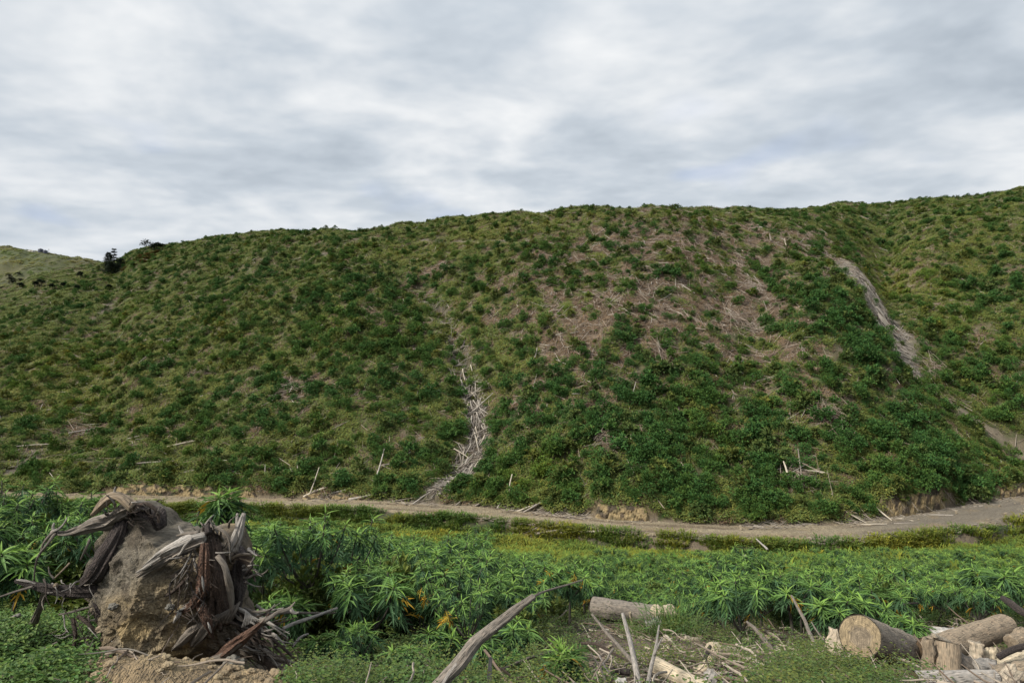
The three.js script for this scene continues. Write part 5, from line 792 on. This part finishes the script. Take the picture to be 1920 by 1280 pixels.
// ---------------------------------------------------------------- logs and slash on the hill
{
  const r = rngOf(812), shapes = [], up = V(0, 1, 0);
  for (let i = 0; i < 6; i++) shapes.push(limb([V(0, 0, -0.5), V(rr(-0.03, 0.03, r), rr(-0.02, 0.02, r), 0), V(rr(-0.05, 0.05, r), 0, 0.5)], [0.5, rr(0.35, 0.45, r), rr(0.2, 0.42, r)].map((q) => q * 0.08), { sides: 7, seg: 0.12, rough: 0.12, seed: i * 5 }));
  const tones = [[0.52, 0.485, 0.44], [0.42, 0.38, 0.34], [0.34, 0.30, 0.265], [0.68, 0.62, 0.52]].map((c) => std({ color: C(...c), map: woodTex }));
  const lay = (x, d, az, len, wid, lift = 0.08, tip = 0) => {           // lay a log along the slope in heading az
    const dx = Math.cos(az), dd = Math.sin(az), a = V(x - dx * len / 2, H(x - dx * len / 2, d - dd * len / 2), -(d - dd * len / 2)), b = V(x + dx * len / 2, H(x + dx * len / 2, d + dd * len / 2) + tip, -(d + dd * len / 2));
    return { c: a.clone().add(b).multiplyScalar(0.5).add(V(0, lift, 0)), q: new THREE.Quaternion().setFromUnitVectors(V(0, 0, 1), b.clone().sub(a).normalize()), s: [wid / 0.08, wid / 0.08, len] };
  };
  const one = (L, label, group, tone) => { const m = new THREE.Mesh(shapes[Math.floor(r() * 6)], tones[tone ?? Math.floor(r() * 4)]); m.position.copy(L.c); m.quaternion.copy(L.q); m.scale.set(...L.s); add(m, 'fallen_log', label, 'log', group); };
  // the chute down the middle
  for (let i = 0; i < 95; i++) {
    const f = 2.6 + 5.4 * r(), k = Math.floor(f), t = f - k, A = gully[k], B = gully[Math.min(k + 1, gully.length - 1)], w = mix(A[2], B[2], t), o = rr(-0.75, 0.75, r) * w, az = Math.atan2(B[1] - A[1], B[0] - A[0]), x = mix(A[0], B[0], t) - Math.sin(az) * o, d = mix(A[1], B[1], t) + Math.cos(az) * o;
    one(lay(x, d, az + (r() < 0.75 ? rr(-0.35, 0.35, r) : rr(-1.5, 1.5, r)), rr(0.7, 3.0, r), rr(0.06, 0.17, r), rr(0.2, 0.5, r)), 'bleached log in the debris chute running down the middle of the hill', 'logs in the chute', r() < 0.35 ? 0 : undefined);
  }
  // the gully on the right
  for (let i = 0; i < 70; i++) {
    const f = 3.7 * r(), k = Math.floor(f), t = f - k, A = strip[k], B = strip[k + 1], x = mix(A[0], B[0], t) + rr(-0.95, 0.35, r) * mix(A[2], B[2], t), d = mix(A[1], B[1], t) + rr(-2, 2, r);
    one(lay(x, d, rr(-0.7, 0.5, r), rr(1.0, 3.6, r), rr(0.1, 0.26, r), 0.12), 'grey log in the wide debris gully between the hill and the side spur', 'logs in the side gully', r() < 0.6 ? 0 : 1);
  }
  // beside the road
  const road = [[700, 932, 0.1, 4.6, 0.26], [620, 928, 0.05, 3, 0.2], [590, 925, 0.2, 2.2, 0.3], [795, 930, 0.9, 3, 0.16], [835, 918, 0, 2.6, 0.14], [850, 930, 0.3, 2, 0.16], [870, 935, 0.8, 2.2, 0.16], [905, 942, 0.4, 1.6, 0.2], [760, 942, 0.05, 3.5, 0.12], [940, 945, 0.9, 1.4, 0.14], [1012, 950, 0.35, 3.2, 0.2], [990, 958, 0.2, 2, 0.16], [1060, 975, 0.1, 1.6, 0.12], [1090, 1000, -0.15, 3.2, 0.22], [1050, 993, 0.05, 3.6, 0.2], [985, 985, -0.3, 2, 0.16], [1000, 992, 0.5, 1.4, 0.14], [960, 1003, 0.9, 1, 0.12], [1330, 975, 0.1, 1.8, 0.12], [1440, 990, -0.1, 2.2, 0.18], [1515, 985, 0.05, 1.8, 0.15], [1640, 985, 0.1, 2.2, 0.16], [1600, 972, -0.8, 2.4, 0.12], [1690, 975, -0.6, 1.8, 0.15], [1760, 968, 0, 2.6, 0.18], [1700, 983, 0.05, 2.0, 0.15], [1850, 950, 0.3, 3, 0.18], [1790, 955, 0.2, 2.4, 0.12], [1880, 935, 0.4, 2.2, 0.12], [1500, 1000, 0.1, 2.0, 0.15], [1380, 1005, 0.1, 1.8, 0.12], [1650, 968, -1.2, 2.6, 0.2]];
  for (const [px, py, az, len, w] of road) { const [x, d] = hit(px, py, 42); const place = px < 660 ? 'log on the left verge of the dirt road before the chute' : px < 960 ? 'log tumbled onto the road at the foot of the debris chute' : px < 1120 ? 'log on the eroded bank beside the road right of the chute' : px < 1560 ? 'log on the verge of the middle stretch of the dirt road' : 'log in the slash along the right stretch of the dirt road'; one(lay(x, d, az, len, w, w * 0.45), place, place + ', several'); }
  // scattered over the slope: the ones that can be told apart
  for (const [px, py, az, len, w, tip] of [[712, 885, 1.5, 4.6, 0.16, 1.2], [735, 872, 0.2, 2.6, 0.16, 0], [725, 880, -0.5, 1.8, 0.12, 0], [957, 920, 1.4, 2, 0.14, 1], [590, 915, 1.4, 2.8, 0.12, 1.4], [525, 745, 1.1, 3, 0.14, 0], [905, 765, 0.5, 3.4, 0.16, 0.4], [1072, 497, 0.4, 3.4, 0.18, 0], [1095, 525, -0.4, 2.6, 0.16, 0], [1290, 545, -0.8, 2.4, 0.16, 0], [1380, 592, -0.8, 3.4, 0.1, 0], [1270, 690, -0.9, 2, 0.12, 0], [1370, 700, 1.0, 3, 0.1, 0.8], [1380, 695, 2.0, 3, 0.1, 0.8], [1405, 655, -0.9, 2.6, 0.1, 0], [1440, 720, -0.2, 2.6, 0.1, 0], [1475, 795, -0.7, 1.4, 0.16, 0], [1460, 850, -0.7, 1.6, 0.14, 0], [1535, 470, -0.9, 2.6, 0.16, 0], [1550, 480, -0.5, 1.8, 0.14, 0], [1625, 412, -1.0, 2.6, 0.18, 0], [1500, 490, 1.4, 2, 0.14, 1.5], [1445, 455, 1.5, 1.6, 0.25, 1.2], [1473, 462, 1.5, 1.6, 0.14, 1.2], [1770, 712, -0.9, 2.2, 0.12, 0], [1740, 700, -0.8, 1.8, 0.12, 0], [1905, 725, 0.7, 2.4, 0.14, 0], [340, 835, 0.25, 3, 0.16, 0], [290, 870, 0.6, 3.4, 0.14, 0], [345, 890, 0.45, 3.4, 0.14, 0], [440, 888, 0.1, 1.8, 0.14, 0], [455, 892, -0.1, 1.6, 0.14, 0], [545, 885, -1.0, 1.4, 0.14, 0], [155, 810, 0.7, 3, 0.16, 0], [60, 840, 0.5, 3, 0.16, 0], [640, 800, 0.9, 2.4, 0.12, 0], [600, 795, 1, 2, 0.1, 0], [1500, 890, 1.3, 3.4, 0.12, 1.2], [1475, 905, 1.5, 2.2, 0.22, 1.5], [1190, 735, 1.2, 1.8, 0.1, 0.6], [1060, 770, 0.1, 1.8, 0.1, 0], [1005, 670, 1.2, 1.4, 0.14, 0.8], [868, 652, 0.8, 1.3, 0.34, 0.2], [1183, 825, 1.4, 1.6, 0.1, 1], [1200, 880, 0.4, 1.4, 0.12, 0], [495, 455, 1.4, 1.0, 0.12, 0.6], [350, 530, 0.6, 1.4, 0.12, 0], [150, 655, 1, 1.2, 0.1, 0]]) { const [x, d] = hit(px, py, 50); const kind = (tip > 0.5 ? 'upright ' : len > 2.8 ? 'long ' : len < 1.7 ? 'short ' : '') + (w > 0.17 ? 'thick' : 'slender'), up = py < 560 ? 'high' : py < 760 ? 'halfway' : 'low', at = px < 400 ? 'on the far left of the hill' : px < 660 ? 'on the slope well left of the chute' : px < 870 ? 'just left of the chute' : px < 1120 ? 'just right of the chute' : px < 1350 ? 'near the brown litter patch' : px < 1560 ? 'between brown patch and side gully' : 'on the spur beside the gully', lb = kind + ' weathered log ' + up + ' ' + at; one(lay(x, d, az, len, w, w * 0.6 + 0.12, tip), lb, 'each ' + lb); }
  // slash: broken branches, uncountable
  const sl = [[], [], []], push = (x, d, len, wid, az, lift, col) => { const dx = Math.cos(az), dd = Math.sin(az), y0 = H(x - dx * len / 2, d - dd * len / 2), y1 = H(x + dx * len / 2, d + dd * len / 2); sl[Math.floor(r() * 3)].push([x, (y0 + y1) / 2 + lift, -d, Math.atan2(dx, -dd), wid, len, col, -Math.atan2(y1 - y0, len) + rr(-0.25, 0.25, r)]); };
  const brownTone = () => r() < 0.08 ? [0.68, 0.64, 0.58] : mix3([0.27, 0.20, 0.15], [0.56, 0.49, 0.42], r() ** 1.5);
  for (let i = 0; i < 170000; i++) {
    const px = rr(-120, 2060, r), e1 = roadF(px) + halfF(px), d = e1 + 1 + (172 - e1) * r(), x = (px - 960) / F * d; if (r() > d / 180) continue; const k = cover(x, d);
    if (r() > 0.06 + 1.5 * k.brown * k.brown) continue; push(x, d, 0.4 + 2.2 * r() ** 2, rr(0.025, 0.085, r), r() * 3.14, rr(0.04, 0.35, r), brownTone());
  }
  for (let i = 0; i < 900; i++) { const f = 0.3 + 7.6 * r(), k = Math.floor(f), t = f - k, A = gully[k], B = gully[Math.min(k + 1, 8)], w = mix(A[2], B[2], t) * (k < 3 ? 1.6 : 1), x = mix(A[0], B[0], t) + rr(-1, 1, r) * w, d = mix(A[1], B[1], t) + rr(-1, 1, r) * w; push(x, d, rr(0.4, 1.8, r), rr(0.03, 0.1, r), r() * 3.14, rr(0.05, 0.3, r), mix3([0.22, 0.19, 0.17], [0.58, 0.54, 0.49], r())); }
  for (let i = 0; i < 1500; i++) { const f = 4.9 * r(), k = Math.floor(f), t = f - k, A = strip[k], B = strip[k + 1], x = mix(A[0], B[0], t) + rr(-1.1, 0.8, r) * mix(A[2], B[2], t), d = mix(A[1], B[1], t) + rr(-2, 2, r); push(x, d, rr(0.4, 2, r), rr(0.03, 0.12, r), rr(-0.9, 0.9, r), rr(0.03, 0.25, r), mix3([0.24, 0.21, 0.18], [0.6, 0.56, 0.52], r())); }
  for (const [px, py, n] of [[1412, 545, 90], [1395, 610, 120], [1755, 690, 60], [1240, 665, 50], [545, 735, 60], [1500, 900, 60], [1550, 775, 50], [1130, 825, 50], [1190, 975, 0]]) { const [cx, cd] = hit(px, py, 50); for (let i = 0; i < n; i++) { const x = cx + rr(-2.4, 2.4, r) * r(), d = cd + rr(-2.4, 2.4, r) * r(); push(x, d, rr(1, 3.2, r), rr(0.03, 0.07, r), r() * 3.14, rr(0.1, 0.9, r), brownTone()); } }
  for (let i = 0; i < 2600; i++) { const px = r() < 0.5 ? rr(560, 1200, r) : rr(1250, 1960, r), side = r() < 0.6 ? 1 : -1, d = roadF(px) + side * (halfF(px) * rr(0.55, 1.15, r)), x = (px - 960) / F * d; if (n2(x * 0.15, 6 + side) < -0.05 && px < 1600) continue; push(x, d, rr(0.25, 1.3, r), rr(0.025, 0.08, r), rr(-0.8, 0.8, r), 0.10, mix3([0.24, 0.2, 0.16], [0.56, 0.51, 0.45], r())); }
  const im = new THREE.Matrix4(), eu = new THREE.Euler(), qq = new THREE.Quaternion(), cc = new THREE.Color();
  sl.forEach((l, n) => { const m = new THREE.InstancedMesh(limb([V(0, 0, -0.5), V(0.02 * (n - 1), 0.02, 0), V(0, 0, 0.5)], [0.5, 0.3], { sides: 5, seg: 0.25, rough: 0.1, seed: n }), M.slash, l.length); l.forEach((s, i) => { eu.set(s[7], s[3], 0, 'YXZ'); im.compose(V(s[0], s[1], s[2]), qq.setFromEuler(eu), V(s[4], s[4], s[5])); m.setMatrixAt(i, im); m.setColorAt(i, cc.setRGB(...s[6])); }); add(m, 'logging_slash', 'broken branches and slash strewn over the logged hill', 'slash', null, 'stuff'); });
  console.log('slash', sl.map((l) => l.length));
}

// ---------------------------------------------------------------- trees on the skyline, water tanks on the far hill
function conifer(px, py, h, w, label, seed, sparse = 0) {
  const [x, d] = hit(px, py, 80), r = rngOf(seed), g = new THREE.Group(), geo = new Geo(); g.position.set(x, H(x, d) - 0.1, -d);
  part(g, 'trunk', limb([V(0, 0, 0), V(0.05, h * 0.5, 0), V(0, h, 0)], [h * 0.025, h * 0.006], { sides: 6, seg: 0.5 }), M.dark);
  const whorls = Math.round(h * 3); for (let k = 0; k < whorls; k++) { const t = k / whorls, y = h * (0.04 + 0.96 * t), R = w * (1 - t) ** 0.8 * (sparse && t > 0.45 ? 0.8 : 1) + 0.08; if (sparse && k % 2 && t > 0.4) continue; for (let b = 0; b < 13; b++) { const a = r() * 6.28, l = R * rr(0.6, 1.1, r); for (let j = 0; j < 9; j++) { const q = l * (0.2 + 0.8 * j / 8), o = [Math.cos(a) * q + rr(-0.08, 0.08, r), y + q * 0.25 + rr(-0.1, 0.1, r), Math.sin(a) * q + rr(-0.08, 0.08, r)], dir = unit([Math.cos(a) + rr(-1, 1, r), rr(0, 0.8, r), Math.sin(a) + rr(-1, 1, r)]); diamond(geo, o, dir, unit(crossv(dir, [0.1, 1, 0.2])), rr(0.34, 0.62, r), 0.09, vary([0.022, 0.034, 0.02], r), 0.1); } } }
  part(g, 'crown', geo.build(), M.scrub); add(g, 'pine_tree', label, 'tree', 'trees on the left ridge');
}
conifer(213, 512, 5.8, 1.5, 'tallest dark pine of the pair on the left ridge', 5, 1); conifer(203, 511, 4.9, 1.7, 'shorter pine leaning on the tallest one on the left ridge', 6); conifer(208, 515, 3.0, 2.3, 'bushy low pine at the foot of the ridge pair', 7); conifer(227, 503, 2.4, 1.5, 'small rounded bush tree right of the ridge pines', 8);
function roundTree(px, py, h, label, seed) {
  h *= py < 480 ? 1.6 : 1.15; const [x, d] = hit(px, py, 80), g = new THREE.Group(); g.position.set(x, H(x, d) - 0.05, -d);
  part(g, 'trunk', limb([V(0, 0, 0), V(0.04, h * 0.3, 0), V(0, h * 0.55, 0)], [0.08, 0.05], { sides: 6, seg: 0.3 }), M.dark);
  const cg = scrubGeo(seed, 150, h * 0.36, h * 0.75, 0.36, [0.024, 0.036, 0.02]); cg.translate(0, h * 0.22, 0); part(g, 'crown', cg, M.scrub); add(g, 'small_tree', label, 'tree', 'trees on the left ridge');
}
for (const [px, py, h, label] of [[273, 473, 2.4, 'largest round tree on the skyline above the ridge pines'], [287, 472, 1.5, 'second round tree on the skyline, beside the largest'], [294, 472, 1.6, 'pointed little tree third along the skyline'], [303, 470, 1.3, 'last and smallest round tree along the skyline'], [150, 524, 1.8, 'dark little tree alone on the grassy spur'], [76, 539, 1.9, 'taller of two dark trees on the far left ridge'], [64, 539, 1.4, 'shorter of two dark trees on the far left ridge'], [97, 543, 1.2, 'small dark tree just right of the two on the ridge'], [36, 540, 1.4, 'small dark tree at the far left above pale logs'], [145, 545, 1.2, 'small dark tree below the lone one on the spur'], [118, 537, 0.9, 'tiny dark bush tree between spur and ridge trees'], [203, 545, 1.2, 'dark round bush below the ridge pines']]) roundTree(px, py, h, label, px);
{ const [x, d] = hit(265, 484, 80), l = []; const r = rngOf(4); for (let i = 0; i < 26; i++) { const ax = x + rr(-2.6, 3.2, r), ad = d + rr(-3.5, 2.5, r), s = rr(0.6, 1.1, r); l.push([ax, H(ax, ad) - 0.1, -ad, r() * 6.28, s, s, [1, 1, 1]]); } instanced('gorse_patch', 'brownish gorse patch below the skyline trees on the ridge', scrubGeo(61, 150, 0.8, 0.9, 0.24, [0.10, 0.075, 0.02]), M.scrub, l, 'gorse'); }
{
  const d = 330, tankMat = std({ color: C(0.05, 0.055, 0.075), roughness: 0.5 });
  for (const [px, r0, label] of [[75.5, 1.15, 'left dark water tank on the far hill'], [84, 1.05, 'right dark water tank on the far hill']]) {
    const x = (px - 960) / F * d, g = new THREE.Group(); g.position.set(x, H(x, d) - 0.15, -d);
    const pr = [[0, 0], [r0, 0]]; for (let i = 0; i <= 6; i++) pr.push([r0 * (i % 2 ? 1.0 : 0.97), 0.1 + i * 0.26]); pr.push([r0 * 0.92, 1.78], [r0 * 0.3, 2.0], [0, 2.02]);
    part(g, 'tank_shell', new THREE.LatheGeometry(pr.map(([a, b]) => new THREE.Vector2(a, b)), 24), tankMat); const lid = part(g, 'lid', new THREE.CylinderGeometry(0.28, 0.28, 0.12, 14), tankMat); lid.position.y = 2.06; add(g, 'water_tank', label, 'water tank', 'water tanks on the far hill');
  }
  { const x = (90.5 - 960) / F * d, g = new THREE.Group(); g.position.set(x, H(x, d) - 0.2, -d); part(g, 'post', limb([V(0, 0, 0), V(0, 2, 0), V(0.05, 3.4, 0)], [0.07, 0.05], { sides: 6, seg: 0.5 }), M.dark); part(g, 'cross_arm', new THREE.BoxGeometry(0.9, 0.08, 0.08), M.dark).position.set(0, 2.7, 0); add(g, 'utility_pole', 'thin pole beside the water tanks on the far hill', 'pole'); }
  { const x = (60 - 960) / F * d, sh = new THREE.Shape([[-1.2, 0], [1.2, 0], [1.2, 0.8], [0, 1.15], [-1.2, 0.8]].map(([a, b]) => new THREE.Vector2(a, b))), g = new THREE.Group(); g.position.set(x, H(x, d) - 0.25, -d); part(g, 'shed_body', new THREE.ExtrudeGeometry(sh, { depth: 1.6, bevelEnabled: false }), std({ color: C(0.45, 0.43, 0.38) })); part(g, 'door', new THREE.BoxGeometry(0.6, 0.7, 0.04), M.greyWood).position.set(0.3, 0.36, 1.63); add(g, 'small_shed', 'small pale shed left of the water tanks on the far hill', 'shed'); }
}
renderer.render(scene, camera);
